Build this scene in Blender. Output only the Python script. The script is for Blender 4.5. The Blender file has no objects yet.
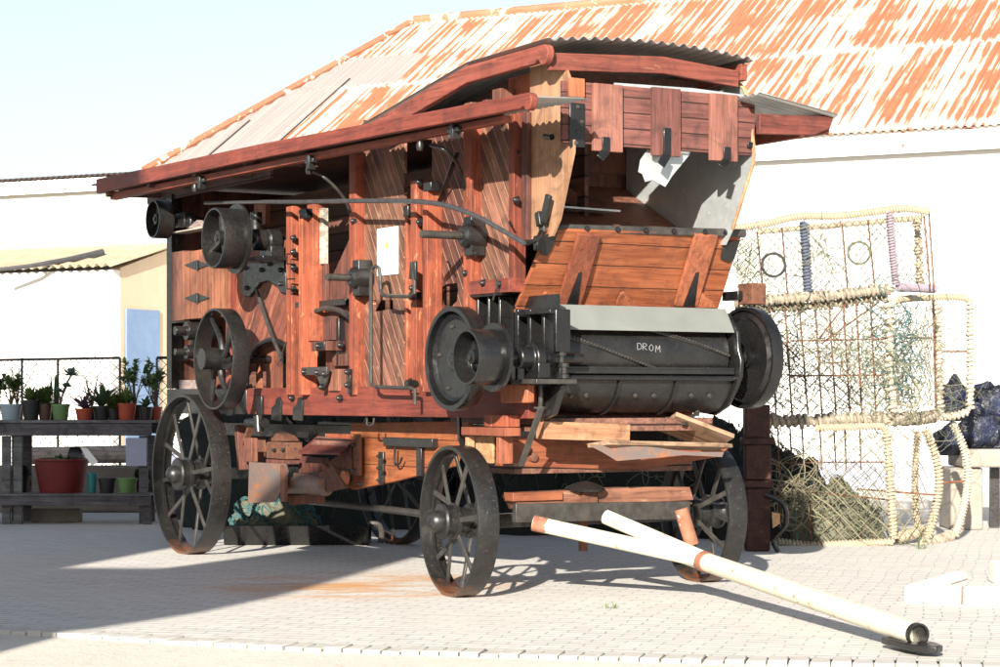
import bpy, bmesh, math, random
from mathutils import Vector, Matrix
random.seed(7)
R = math.radians
# ------------------------------------------------------------------ camera
scene = bpy.context.scene
FPX, CX, HY, H = 2150.0, 500.0, 400.0, 1.3          # focal length in photo pixels, horizon row, eye height
cam_d = bpy.data.cameras.new('camera'); cam = bpy.data.objects.new('camera', cam_d)
scene.collection.objects.link(cam); scene.camera = cam
cam.location = (0, 0, H); cam.rotation_euler = (R(90), 0, 0)
cam_d.sensor_width = 36; cam_d.lens = 36 * FPX / 1000; cam_d.shift_y = 0.0665
cam_d.clip_end = 2000
# ------------------------------------------------------------------ light
SUN_EL = R(20); SD = Vector((0.21, 0.978, 0)).normalized()      # horizontal travel direction of the sunlight
world = bpy.data.worlds.new('World'); scene.world = world; world.use_nodes = True
wn = world.node_tree.nodes; wl = world.node_tree.links
sky = wn.new('ShaderNodeTexSky'); sky.sky_type = 'NISHITA'; sky.sun_disc = False
sky.sun_elevation = SUN_EL; sky.sun_rotation = math.atan2(-SD.x, -SD.y)
sky.air_density = 1.0; sky.dust_density = 1.0; sky.ozone_density = 2.0
wn['Background'].inputs[1].default_value = 0.07
hs = wn.new('ShaderNodeHueSaturation'); hs.inputs['Saturation'].default_value = 0.6; hs.inputs['Value'].default_value = 1.0
wl.new(sky.outputs[0], hs.inputs['Color']); wl.new(hs.outputs[0], wn['Background'].inputs[0])
sun_d = bpy.data.lights.new('sun', 'SUN'); sun_d.energy = 5.0; sun_d.angle = R(0.5); sun_d.color = (1.0, 0.93, 0.82)
sun = bpy.data.objects.new('sun', sun_d); scene.collection.objects.link(sun)
sv = Vector((SD.x * math.cos(SUN_EL), SD.y * math.cos(SUN_EL), -math.sin(SUN_EL)))
sun.rotation_euler = sv.to_track_quat('-Z', 'Y').to_euler()
vs = scene.view_settings
scene.display_settings.display_device = 'sRGB'; vs.view_transform = 'Standard'; vs.look = 'None'; vs.gamma = 1; vs.exposure = 1.42

# ------------------------------------------------------------------ material helpers
class NT:
    def __init__(s, name):
        s.m = bpy.data.materials.new(name); s.m.use_nodes = True
        s.n = s.m.node_tree.nodes; s.l = s.m.node_tree.links
        s.b = s.n['Principled BSDF']
        s.tc = s.n.new('ShaderNodeTexCoord').outputs['Object']
    def set(s, inp, v):
        if isinstance(v, bpy.types.NodeSocket): s.l.new(v, inp)
        elif isinstance(v, tuple) and len(v) == 3 and inp.type == 'RGBA': inp.default_value = (*v, 1)
        else: inp.default_value = v
    def math(s, op, a, b=0.0, clamp=False):
        n = s.n.new('ShaderNodeMath'); n.operation = op; n.use_clamp = clamp
        s.set(n.inputs[0], a); s.set(n.inputs[1], b); return n.outputs[0]
    def vm(s, op, a, b=(0, 0, 0)):
        n = s.n.new('ShaderNodeVectorMath'); n.operation = op
        s.set(n.inputs[0], a); s.set(n.inputs[1], b)
        return n.outputs['Value'] if op in ('DOT_PRODUCT', 'LENGTH') else n.outputs['Vector']
    def comb(s, x, y, z):
        n = s.n.new('ShaderNodeCombineXYZ')
        for i, v in enumerate((x, y, z)): s.set(n.inputs[i], v)
        return n.outputs[0]
    def noise(s, vec, scale=5.0, detail=4.0, rough=0.55, dist=0.0, col=False):
        n = s.n.new('ShaderNodeTexNoise'); s.set(n.inputs['Vector'], vec); n.inputs['Scale'].default_value = scale
        n.inputs['Detail'].default_value = detail; n.inputs['Roughness'].default_value = rough; n.inputs['Distortion'].default_value = dist
        return n.outputs['Color'] if col else n.outputs['Fac']
    def white(s, v):
        n = s.n.new('ShaderNodeTexWhiteNoise'); n.noise_dimensions = '1D'; s.set(n.inputs['W'], v); return n.outputs['Value']
    def ramp(s, f, stops, interp='LINEAR'):
        n = s.n.new('ShaderNodeValToRGB'); s.set(n.inputs[0], f); cr = n.color_ramp; cr.interpolation = interp
        while len(cr.elements) < len(stops): cr.elements.new(0.5)
        for e, (p, c) in zip(cr.elements, stops):
            e.position = p; e.color = (*c, 1) if isinstance(c, tuple) else (c, c, c, 1)
        return n.outputs[0]
    def mix(s, f, a, b, mode='MIX'):
        n = s.n.new('ShaderNodeMix'); n.data_type = 'RGBA'; n.blend_type = mode
        s.set(n.inputs[0], f); s.set(n.inputs[6], a); s.set(n.inputs[7], b); return n.outputs[2]
    def step(s, f, lo, hi): return s.ramp(f, [(lo, 0.0), (hi, 1.0)])
    def bump(s, h, strength=0.3, dist=0.01):
        n = s.n.new('ShaderNodeBump'); n.inputs['Strength'].default_value = strength; n.inputs['Distance'].default_value = dist
        s.set(n.inputs['Height'], h); s.l.new(n.outputs[0], s.b.inputs['Normal'])
    def out(s, col, rough=0.7, metal=0.0, spec=0.4):
        s.set(s.b.inputs['Base Color'], col); s.set(s.b.inputs['Roughness'], rough)
        s.set(s.b.inputs['Metallic'], metal); s.set(s.b.inputs['Specular IOR Level'], spec); return s.m

WK = (0.68, 0.615, 0.64)
def wood(name, c1, c2, g=(1, 0, 0), p=(0, 0, 1), plank=None, gap=0.06, wear=None, wear_amt=0.5, rough=0.65, grain=1.0, vary=0.35, edge=None):
    """grain runs along g, planks lie side by side along p"""
    if not name.startswith(('grey', 'plywood', 'pale', 'split', 'silver', 'old', 'var_')): c1 = tuple(a*b + 0.004 for a, b in zip(c1, WK)); c2 = tuple(a*b + 0.012 for a, b in zip(c2, WK))
    t = NT(name); P = t.tc
    g = Vector(g).normalized(); p = Vector(p).normalized(); q = g.cross(p)
    a = t.vm('DOT_PRODUCT', P, tuple(g)); b = t.vm('DOT_PRODUCT', P, tuple(p)); c = t.vm('DOT_PRODUCT', P, tuple(q))
    if plank:
        bs = t.math('DIVIDE', b, plank); idn = t.math('FLOOR', bs); fr = t.math('FRACT', bs)
        rnd = t.white(idn)
    else:
        rnd = 0.5; idn = 0.0
    vec = t.comb(t.math('ADD', t.math('MULTIPLY', a, 1.6), t.math('MULTIPLY', idn, 7.3)), t.math('MULTIPLY', b, 30), t.math('MULTIPLY', c, 30))
    gn = t.noise(vec, 1.0 * grain, 5, 0.6, 0.4)
    fine = t.noise(t.comb(t.math('MULTIPLY', a, 6), t.math('MULTIPLY', b, 160), t.math('MULTIPLY', c, 160)), 1.0, 2, 0.5)
    big = t.noise(P, 2.3, 4, 0.6)
    f = t.math('ADD', t.math('MULTIPLY', gn, 0.9), t.math('MULTIPLY', fine, 0.35))
    f = t.math('ADD', f, t.math('MULTIPLY', t.math('SUBTRACT', big, 0.5), 0.7))
    col = t.ramp(f, [(0.40, c1), (0.82, c2)])
    if plank:
        k = t.math('ADD', t.math('MULTIPLY', rnd, 2 * vary), 1 - vary)
        col = t.mix(1.0, col, t.comb(k, t.math('ADD', t.math('MULTIPLY', k, 0.9), 0.1), k), 'MULTIPLY')
    if wear:
        wn_ = t.noise(t.comb(t.math('MULTIPLY', a, 5), t.math('MULTIPLY', b, 22), t.math('MULTIPLY', c, 22)), 1.0, 6, 0.7, 0.6)
        wm = t.math('MULTIPLY', t.step(wn_, 0.60, 0.66), wear_amt)
        col = t.mix(wm, col, wear)
    oi = t.n.new('ShaderNodeObjectInfo').outputs['Random']; kk = t.math('ADD', t.math('MULTIPLY', oi, 0.55), 0.70)
    col = t.mix(1.0, col, t.comb(kk, t.math('MULTIPLY', kk, t.math('ADD', 0.9, t.math('MULTIPLY', oi, 0.15))), kk), 'MULTIPLY')
    # dark weather checks along the grain and broad grime
    ck = t.noise(t.comb(t.math('MULTIPLY', a, 3.0), t.math('MULTIPLY', b, 70), t.math('MULTIPLY', c, 70)), 1.0, 3, 0.55, 0.3)
    col = t.mix(t.math('MULTIPLY', t.step(ck, 0.58, 0.68), 0.55), col, tuple(x * 0.25 for x in c1))
    gr = t.noise(P, 5.5, 6, 0.7, 0.8)
    col = t.mix(t.math('MULTIPLY', t.step(gr, 0.50, 0.70), 0.7), col, tuple(x * 0.35 + 0.008 for x in c1))
    h = t.math('ADD', gn, t.math('MULTIPLY', fine, 0.5))
    if plank:
        e = t.math('MINIMUM', fr, t.math('SUBTRACT', 1.0, fr))
        gm = t.step(e, gap * 0.3, gap)
        col = t.mix(gm, edge or tuple(x * 0.12 for x in c1), col)
        h = t.math('ADD', h, t.math('MULTIPLY', gm, 2.0))
    t.bump(h, 0.5, 0.006)
    return t.out(col, t.ramp(gn, [(0.3, rough - 0.12), (0.8, rough + 0.15)]))

def paint(name, c, c2=None, scale=8, rough=0.5, chip=None, chip_lo=0.64, metal=0.0, bump=0.15, spec=0.4):
    t = NT(name); n1 = t.noise(t.tc, scale, 6, 0.6); n2 = t.noise(t.tc, scale * 6, 4, 0.6)
    col = t.ramp(n1, [(0.3, c), (0.75, c2 or tuple(x * 0.7 for x in c))])
    if chip:
        col = t.mix(t.step(t.noise(t.tc, scale * 2.2, 8, 0.7, 0.3), chip_lo, chip_lo + 0.05), col, chip)
    t.bump(t.math('ADD', n1, t.math('MULTIPLY', n2, 0.3)), bump, 0.01)
    return t.out(col, t.ramp(n2, [(0.3, max(rough - 0.15, 0.05)), (0.7, min(rough + 0.15, 1))]), metal, spec)

RED1, RED2 = (0.17, 0.040, 0.018), (0.40, 0.098, 0.036)
M = {}
M['red_v'] = wood('red_paint_vertical', RED1, RED2, (0, 0, 1), (1, 0, 0), wear=(0.50, 0.24, 0.12), wear_amt=0.6)
M['red_h'] = wood('red_paint_long', (0.18, 0.038, 0.02), (0.37, 0.086, 0.04), (1, 0, 0), (0, 0, 1), wear=(0.12, 0.05, 0.04), wear_amt=0.75)
M['red_shaded_w'] = wood('red_paint_wide_shaded', (0.10, 0.022, 0.014), (0.22, 0.05, 0.028), (0, 1, 0), (0, 0, 1), wear=(0.2, 0.09, 0.06), wear_amt=0.6)  # darker than the other reds: shade under the roof overhang painted in
M['red_dry'] = wood('dry_red_fascia', (0.19, 0.045, 0.025), (0.38, 0.10, 0.055), (1, 0, 0), (0, 0, 1), wear=(0.10, 0.06, 0.05), wear_amt=0.95, rough=0.8)
DG = (1, 0, -1.55)
M['diag'] = wood('diagonal_boards', (0.075, 0.032, 0.021), (0.25, 0.108, 0.064), DG, (1.55, 0, 1), plank=0.082, gap=0.05, wear=(0.42, 0.26, 0.18), wear_amt=0.5, edge=(0.42, 0.22, 0.12), vary=0.28)
DG2 = (1, 0, 1.3)
M['diag2'] = wood('rear_diagonal_boards', (0.15, 0.042, 0.022), (0.35, 0.12, 0.06), DG2, (1.3, 0, -1), plank=0.085, gap=0.05, wear=(0.5, 0.32, 0.2), edge=(0.10, 0.03, 0.02), vary=0.2)
M['door_wood'] = wood('varnished_door_boards', (0.16, 0.052, 0.024), (0.40, 0.16, 0.07), (0, 0, 1), (1, 0, 0), plank=0.13, gap=0.03, vary=0.2)
M['brown'] = wood('brown_boards', (0.07, 0.03, 0.02), (0.24, 0.11, 0.07), (1, 0, 0), (0, 0, 1), plank=0.14)
M['brown_v'] = wood('brown_boards_upright', (0.07, 0.026, 0.016), (0.26, 0.10, 0.055), (0, 0, 1), (1, 0, 0))
M['orange'] = wood('orange_varnish', (0.26, 0.075, 0.022), (0.48, 0.165, 0.05), (0, 1, 0), (0, 0, 1), plank=0.135, gap=0.03, vary=0.12, wear=(0.2, 0.07, 0.03), wear_amt=0.45)
M['orange_c'] = wood('orange_cleat', (0.24, 0.07, 0.028), (0.44, 0.15, 0.06), (0, 0, 1), (0, 1, 0), wear=(0.16, 0.06, 0.04), wear_amt=0.6)
M['orange_l'] = wood('orange_varnish_long', (0.28, 0.085, 0.022), (0.52, 0.19, 0.05), (1, 0, 0), (0, 0, 1), plank=0.2, gap=0.02, vary=0.1)
M['board'] = wood('weathered_red_boards', (0.11, 0.040, 0.028), (0.28, 0.115, 0.08), (0, 1, 0), (0, 0, 1), plank=0.1, gap=0.05, wear=(0.07, 0.04, 0.03), wear_amt=0.8, vary=0.2, rough=0.8)
M['board_v'] = wood('weathered_red_cleats', (0.15, 0.058, 0.040), (0.32, 0.135, 0.092), (0, 0, 1), (0, 1, 0), wear=(0.1, 0.05, 0.04), wear_amt=0.6, rough=0.8)
M['beam_y'] = wood('dark_axle_timber', (0.09, 0.035, 0.02), (0.28, 0.12, 0.065), (0, 1, 0), (0, 0, 1), wear=(0.3, 0.2, 0.12))
M['orange_y'] = wood('orange_front_timber', (0.24, 0.07, 0.025), (0.42, 0.15, 0.05), (0, 1, 0), (0, 0, 1), wear=(0.15, 0.06, 0.03))
M['ply'] = wood('plywood', (0.27, 0.145, 0.075), (0.42, 0.26, 0.145), (0, 0, 1), (1, 0, 0), wear=(0.33, 0.17, 0.08), wear_amt=0.5, grain=0.5)
M['grey_wood'] = wood('grey_weathered_wood', (0.16, 0.13, 0.11), (0.46, 0.40, 0.34), (1, 0, 0), (0, 0, 1), wear=(0.08, 0.06, 0.05), rough=0.85)
M['pale_wood'] = wood('pale_raw_wood', (0.28, 0.15, 0.07), (0.5, 0.32, 0.17), (0, 1, 0), (0, 0, 1), wear=(0.3, 0.12, 0.05))
M['plank_grey'] = wood('old_plank', (0.20, 0.12, 0.08), (0.56, 0.42, 0.30), (0, 1, 0), (1, 0, 0), wear=(0.1, 0.06, 0.04), rough=0.85)
M['pipe_white'] = paint('white_painted_pipe', (0.62, 0.59, 0.48), (0.52, 0.48, 0.35), 5, 0.55, chip=(0.32, 0.15, 0.08), chip_lo=0.61)
M['pipe_rust'] = paint('rusty_pipe', (0.17, 0.065, 0.035), (0.32, 0.15, 0.09), 9, 0.8, chip=(0.55, 0.48, 0.42), chip_lo=0.62)
M['iron'] = paint('black_painted_iron', (0.006, 0.006, 0.007), (0.012, 0.0115, 0.011), 5, 0.3, chip=(0.035, 0.025, 0.02), chip_lo=0.70, spec=0.55, bump=0.06)
M['iron_worn'] = paint('worn_black_iron', (0.007, 0.007, 0.0075), (0.018, 0.0165, 0.015), 7, 0.36, chip=(0.06, 0.038, 0.025), chip_lo=0.66, spec=0.55, bump=0.1)
M['steel'] = paint('bare_dark_steel', (0.035, 0.033, 0.031), (0.085, 0.078, 0.07), 14, 0.4, chip=(0.2, 0.1, 0.06), chip_lo=0.66, metal=0.4)
M['rust'] = paint('rusty_iron', (0.075, 0.030, 0.018), (0.15, 0.06, 0.032), 14, 0.8, chip=(0.04, 0.022, 0.018), chip_lo=0.55)
M['rustsheet'] = paint('rusty_blue_sheet', (0.13, 0.13, 0.135), (0.25, 0.13, 0.08), 5, 0.5, chip=(0.32, 0.13, 0.06), chip_lo=0.56, metal=0.3)
M['galv'] = paint('galvanised_sheet', (0.42, 0.45, 0.46), (0.55, 0.58, 0.58), 7, 0.42, chip=(0.62, 0.63, 0.62), chip_lo=0.6, metal=0.55, bump=0.05)
M['grey_paint'] = paint('grey_painted_plate', (0.13, 0.14, 0.13), (0.16, 0.17, 0.16), 5, 0.45, bump=0.05)
M['paper'] = paint('paper', (0.82, 0.82, 0.80), (0.78, 0.78, 0.75), 4, 0.6, bump=0.0)
M['mark'] = paint('paper_emblem', (0.55, 0.50, 0.15), (0.45, 0.42, 0.12), 4, 0.6, bump=0.0)
M['chalk'] = paint('chalk', (0.34, 0.34, 0.34), (0.22, 0.22, 0.22), 60, 0.9, bump=0.0)
M['cable'] = paint('black_cable', (0.03, 0.03, 0.035), (0.06, 0.06, 0.06), 20, 0.4)
M['tread'] = None
def tread_mat():
    t = NT('wheel_rim_iron')
    n1 = t.noise(t.tc, 14, 6, 0.65); n2 = t.noise(t.tc, 60, 4, 0.6)
    col = t.ramp(n1, [(0.3, (0.007, 0.007, 0.0075)), (0.7, (0.019, 0.0175, 0.016))])
    sp = t.n.new('ShaderNodeSeparateXYZ'); t.l.new(t.tc, sp.inputs[0])
    z = t.math('ADD', sp.outputs[2], t.math('MULTIPLY', t.math('SUBTRACT', n1, 0.5), 0.22))     # rust where the rim stands in the wet
    col = t.mix(t.ramp(z, [(0.01, 1.0), (0.09, 0.0)]), col, (0.13, 0.05, 0.022))
    col = t.mix(t.step(n2, 0.62, 0.72), col, (0.075, 0.062, 0.05))
    t.bump(t.math('ADD', n1, t.math('MULTIPLY', n2, 0.5)), 0.12, 0.008)
    return t.out(col, t.ramp(n2, [(0.3, 0.3), (0.7, 0.5)]), 0.1, 0.55)
M['tread'] = tread_mat()

def galv_roof():
    t = NT('aged_corrugated_sheet'); n = t.noise(t.tc, 4, 6, 0.6)
    col = t.ramp(n, [(0.3, (0.30, 0.31, 0.31)), (0.6, (0.44, 0.44, 0.42)), (0.75, (0.32, 0.2, 0.14))])
    return t.out(col, 0.45, 0.5)
M['corr'] = galv_roof()
# ------------------------------------------------------------------ mesh helpers
COL = scene.collection
def smooth_sharp(me, ang=38):
    bm = bmesh.new(); bm.from_mesh(me)
    bmesh.ops.recalc_face_normals(bm, faces=bm.faces)
    th = R(ang)
    for f in bm.faces: f.smooth = True
    for e in bm.edges:
        if len(e.link_faces) == 2: e.smooth = e.calc_face_angle(0) < th
        else: e.smooth = False
    bm.to_mesh(me); bm.free()
class MB:
    def __init__(s): s.v = []; s.f = []
    def add(s, v, f):
        o = len(s.v); s.v += [tuple(x) for x in v]; s.f += [tuple(i + o for i in q) for q in f]; return s
    def box(s, a, b):
        x0, x1 = sorted((a[0], b[0])); y0, y1 = sorted((a[1], b[1])); z0, z1 = sorted((a[2], b[2]))
        return s.hexa([(x0,y0,z0),(x1,y0,z0),(x1,y1,z0),(x0,y1,z0),(x0,y0,z1),(x1,y0,z1),(x1,y1,z1),(x0,y1,z1)])
    def hexa(s, c): return s.add(c, [(0,3,2,1),(4,5,6,7),(0,1,5,4),(1,2,6,5),(2,3,7,6),(3,0,4,7)])
    def bar(s, a, b, w, h, up=(0, 0, 1)):
        a = Vector(a); b = Vector(b); d = (b - a).normalized(); up = Vector(up)
        if abs(d.dot(up)) > 0.99: up = Vector((1, 0, 0))
        sx = d.cross(up).normalized() * (w / 2); u = sx.cross(d).normalized() * (h / 2)
        return s.hexa([a-sx-u, a+sx-u, b+sx-u, b-sx-u, a-sx+u, a+sx+u, b+sx+u, b-sx+u])
    def prism(s, poly, ext):
        n = len(poly); e = Vector(ext); p = [Vector(q) for q in poly]
        return s.add(p + [q + e for q in p], [tuple(range(n))[::-1], tuple(range(n, 2*n))] + [(i, (i+1) % n, (i+1) % n + n, i + n) for i in range(n)])
    def tube(s, pts, r, n=8, caps=True):
        pts = [Vector(p) for p in pts]; k = len(pts)
        rs = r if isinstance(r, (list, tuple)) else [r] * k
        vs_ = []; prev = None
        for i, p in enumerate(pts):
            d = (pts[min(i+1, k-1)] - pts[max(i-1, 0)])
            if d.length < 1e-9: d = Vector((0, 0, 1))
            d.normalize()
            if prev is None:
                ref = Vector((0, 0, 1)) if abs(d.z) < 0.9 else Vector((1, 0, 0))
                u = d.cross(ref).normalized()
            else:
                u = prev - d * prev.dot(d)
                u = u.normalized() if u.length > 1e-6 else d.orthogonal().normalized()
            prev = u; w = d.cross(u)
            for j in range(n):
                t = 2 * math.pi * j / n; vs_.append(p + (u * math.cos(t) + w * math.sin(t)) * rs[i])
        fs = [(i*n+j, i*n+(j+1) % n, (i+1)*n+(j+1) % n, (i+1)*n+j) for i in range(k-1) for j in range(n)]
        if caps: fs += [tuple(range(n))[::-1], tuple((k-1)*n + j for j in range(n))]
        return s.add(vs_, fs)
    def lathe(s, prof, o, ax, n=40, closed=False):
        """prof: list of (radius, distance along ax)"""
        o = Vector(o); ax = Vector(ax).normalized(); u = ax.orthogonal().normalized(); w = ax.cross(u)
        vs_ = []
        for (r, t) in prof:
            for j in range(n):
                a = 2 * math.pi * j / n; vs_.append(o + ax * t + (u * math.cos(a) + w * math.sin(a)) * r)
        k = len(prof); fs = []
        for i in range(k if closed else k - 1):
            i2 = (i + 1) % k
            for j in range(n): fs.append((i*n+j, i*n+(j+1) % n, i2*n+(j+1) % n, i2*n+j))
        if not closed:
            if prof[0][0] > 1e-4: fs.append(tuple(range(n))[::-1])
            if prof[-1][0] > 1e-4: fs.append(tuple((k-1)*n + j for j in range(n)))
        return s.add(vs_, fs)
    def build(s, name, mat, parent=None, bevel=0.0, sol=0.0, ang=38):
        me = bpy.data.meshes.new(name); me.from_pydata(s.v, [], s.f); me.validate()
        smooth_sharp(me, ang)
        me.materials.append(M[mat] if isinstance(mat, str) else mat)
        o = bpy.data.objects.new(name, me); COL.objects.link(o)
        if parent: o.parent = parent
        if sol:
            md = o.modifiers.new('thick', 'SOLIDIFY'); md.thickness = sol; md.offset = 0
        if bevel:
            md = o.modifiers.new('bevel', 'BEVEL'); md.width = bevel; md.segments = 2; md.limit_method = 'ANGLE'; md.angle_limit = R(50)
        return o
def tag(o, label=None, cat=None, group=None, kind=None):
    if label: o['label'] = label
    if cat: o['category'] = cat
    if group: o['group'] = group
    if kind: o['kind'] = kind
    return o
def empty(name, loc, rz=0):
    o = bpy.data.objects.new(name, None); COL.objects.link(o); o.location = loc; o.rotation_euler = (0, 0, rz); o.empty_display_size = 0.2; return o
def copy_tree(o, parent=None):
    c = o.copy(); COL.objects.link(c); c.parent = parent
    for ch in list(o.children): copy_tree(ch, c)
    return c
def W(px, py, D): return Vector(((px - CX) / FPX * D, D, H - (py - HY) / FPX * D))
def G(px, py, z=0.0):
    D = (H - z) * FPX / (py - HY); return Vector(((px - CX) / FPX * D, D, z))
def spline(pts, n=6):
    pts = [Vector(p) for p in pts]; out = []
    for i in range(len(pts) - 1):
        p0 = pts[max(i-1, 0)]; p1 = pts[i]; p2 = pts[i+1]; p3 = pts[min(i+2, len(pts)-1)]
        for k in range(n):
            t = k / n
            out.append(0.5 * ((2*p1) + (p2-p0)*t + (2*p0-5*p1+4*p2-p3)*t*t + (3*p1-p0-3*p2+p3)*t**3))
    out.append(pts[-1]); return out
def corrugated(name, mat, parent, p0, wave_dir, length, run, pitch=0.076, amp=0.009, nper=8, rows=1, sol=0.0012, sag=None):
    """sheet starting at p0; waves repeat along wave_dir (length), the sheet runs along vector run"""
    p0 = Vector(p0); wd = Vector(wave_dir).normalized(); run = Vector(run); nrm = wd.cross(run).normalized()
    if nrm.z < 0: nrm = -nrm
    n = int(length / pitch * nper); b = MB(); vs_ = []
    for i in range(n + 1):
        t = i / n * length; h = amp * math.cos(2 * math.pi * t / pitch)
        for j in range(rows + 1):
            q = p0 + wd * t + run * (j / rows) + nrm * h
            if sag: q = q + Vector((0, 0, sag(t / length, j / rows)))
            vs_.append(q)
    m = rows + 1
    b.add(vs_, [(i*m+j, (i+1)*m+j, (i+1)*m+j+1, i*m+j+1) for i in range(n) for j in range(rows)])
    return b.build(name, mat, parent, sol=sol, ang=60)

# ================================================================== SETTING
def ground_mats():
    t = NT('sandy_concrete_ground'); n1 = t.noise(t.tc, 1.2, 6, 0.6); n2 = t.noise(t.tc, 40, 4, 0.7); n3 = t.noise(t.tc, 12, 5, 0.6)
    col = t.ramp(n1, [(0.3, (0.56, 0.52, 0.45)), (0.7, (0.64, 0.60, 0.52))])
    col = t.mix(t.math('MULTIPLY', t.step(n3, 0.55, 0.7), 0.5), col, (0.46, 0.37, 0.27))
    col = t.mix(t.step(n2, 0.63, 0.70), col, (0.28, 0.25, 0.22))
    t.bump(t.math('ADD', n2, n3), 0.4, 0.02)
    M['ground'] = t.out(col, 0.95, 0, 0.2)
    t = NT('concrete_paving_bricks')
    n = t.n.new('ShaderNodeMapping'); n.inputs['Rotation'].default_value = (0, 0, R(14)); t.l.new(t.tc, n.inputs['Vector'])
    v0 = n.outputs[0]
    wob = t.noise(v0, 1.5, 2, 0.5, 0, True)
    v = t.vm('ADD', v0, t.vm('MULTIPLY', wob, (0.10, 0.09, 0)))
    br = t.n.new('ShaderNodeTexBrick'); t.l.new(v, br.inputs['Vector'])
    br.inputs['Scale'].default_value = 1; br.inputs['Brick Width'].default_value = 0.205; br.inputs['Row Height'].default_value = 0.105
    br.inputs['Mortar Size'].default_value = 0.0055; br.inputs['Mortar Smooth'].default_value = 0.2; br.inputs['Bias'].default_value = 0
    br.inputs['Color1'].default_value = (0.60, 0.575, 0.535, 1); br.inputs['Color2'].default_value = (0.53, 0.505, 0.47, 1); br.inputs['Mortar'].default_value = (0.30, 0.29, 0.28, 1)
    sv_ = t.n.new('ShaderNodeSeparateXYZ'); t.l.new(v, sv_.inputs[0])
    fr_ = t.math('FRACT', t.math('DIVIDE', sv_.outputs[1], 0.105)); ed = t.math('MINIMUM', fr_, t.math('SUBTRACT', 1.0, fr_))
    brk = t.noise(t.vm('MULTIPLY', v, (3.2, 9.0, 1.0)), 1.0, 4, 0.6)
    rowdark = t.math('MULTIPLY', t.ramp(ed, [(0.05, 1.0), (0.16, 0.0)]), t.step(brk, 0.46, 0.60))     # open, washed-out bed joints
    sandy = t.noise(v0, 1.1, 6, 0.65)
    col = t.mix(t.math('MULTIPLY', t.step(sandy, 0.42, 0.62), 0.55), br.outputs['Color'], (0.56, 0.53, 0.48))
    col = t.mix(t.math('MULTIPLY', rowdark, 0.62), col, (0.20, 0.19, 0.18))
    dark = t.noise(v0, 7, 6, 0.7)
    col = t.mix(t.math('MULTIPLY', t.step(dark, 0.58, 0.7), 0.3), col, (0.30, 0.26, 0.22))
    # iron-water stains where the machine has dripped
    sx = t.n.new('ShaderNodeSeparateXYZ'); t.l.new(t.tc, sx.inputs[0])
    dx = t.math('DIVIDE', t.math('ADD', sx.outputs[0], 0.9), 1.25); dy = t.math('DIVIDE', t.math('SUBTRACT', sx.outputs[1], 14.9), 1.3)
    rr = t.math('ADD', t.math('MULTIPLY', dx, dx), t.math('MULTIPLY', dy, dy))
    reg = t.ramp(rr, [(0.1, 1.0), (1.0, 0.0)])
    st = t.noise(t.vm('MULTIPLY', t.tc, (0.8, 2.2, 1)), 1.6, 6, 0.62, 0.5)
    col = t.mix(t.math('MULTIPLY', t.math('MULTIPLY', reg, t.step(st, 0.42, 0.58)), 0.9), col, (0.50, 0.25, 0.09))
    st2 = t.noise(t.vm('MULTIPLY', t.tc, (0.7, 3.0, 1)), 2.3, 4, 0.5)
    col = t.mix(t.math('MULTIPLY', t.step(st2, 0.70, 0.74), 0.6), col, (0.50, 0.28, 0.12))
    t.bump(t.math('ADD', t.math('MULTIPLY', br.outputs['Fac'], -1.5), t.math('MULTIPLY', dark, 0.5)), 0.35, 0.01)
    M['paving'] = t.out(col, 0.9, 0, 0.25)
    M['edging'] = paint('edging_bricks', (0.50, 0.475, 0.43), (0.42, 0.395, 0.35), 5, 0.9, chip=(0.38, 0.34, 0.28), chip_lo=0.6)
ground_mats()
b = MB(); b.add([(-900, -300, 0), (900, -300, 0), (900, 1500, 0), (-900, 1500, 0)], [(0, 1, 2, 3)])
tag(b.build('ground', 'ground'), kind='structure')
edge_px = [(-60, 626), (60, 633), (180, 640), (300, 647), (430, 651.5), (550, 655), (700, 659.5), (900, 664), (1100, 668)]
ep = [G(*q) for q in edge_px]
ep = [ep[0] + (ep[0] - ep[1]) * 6] + spline(ep, 4) + [ep[-1] + (ep[-1] - ep[-2]) * 25]
pv = [(p.x, p.y, 0.016) for p in ep] + [(22, 31.5, 0.016), (-27, 31.5, 0.016)]
b = MB(); n = len(ep)
q = [(p.x, p.y, 0.016) for p in ep]; far = [(p.x * 3 if abs(p.x) < 6 else p.x * 1.5, 31.0 - 0.0 * p.x, 0.016) for p in ep]
b.add(q + far, [(i, i + 1, n + i + 1, n + i) for i in range(n - 1)])
tag(b.build('paving', 'paving'), kind='structure')
# header bricks along the edge of the paving
b = MB(); acc = 0.0; 
L = [0.0]
for i in range(1, n): L.append(L[-1] + (ep[i] - ep[i-1]).length)
def at_len(s_):
    for i in range(1, n):
        if L[i] >= s_:
            t = (s_ - L[i-1]) / max(L[i] - L[i-1], 1e-6); p = ep[i-1].lerp(ep[i], t); return p, (ep[i] - ep[i-1]).normalized()
    return ep[-1], (ep[-1] - ep[-2]).normalized()
s_ = 0
rnd = random.Random(3)
while s_ < L[-1] - 0.2:
    w = 0.103
    p, d = at_len(s_ + w / 2); nn = Vector((d.y, -d.x, 0))
    if -6 < p.x < 6:
        z = 0.024 + rnd.uniform(-0.006, 0.006); a = p + nn * rnd.uniform(-0.004, 0.006); c = a + nn * 0.19; hw = d * (w / 2 - 0.0045)
        b.hexa([a-hw, a+hw, c+hw, c-hw] and [Vector((v.x, v.y, -0.05)) for v in (a-hw, a+hw, c+hw, c-hw)] + [Vector((v.x, v.y, z)) for v in (a-hw, a+hw, c+hw, c-hw)])
    s_ += w
tag(b.build('paving_edging', 'edging', bevel=0.006), kind='structure')

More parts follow.
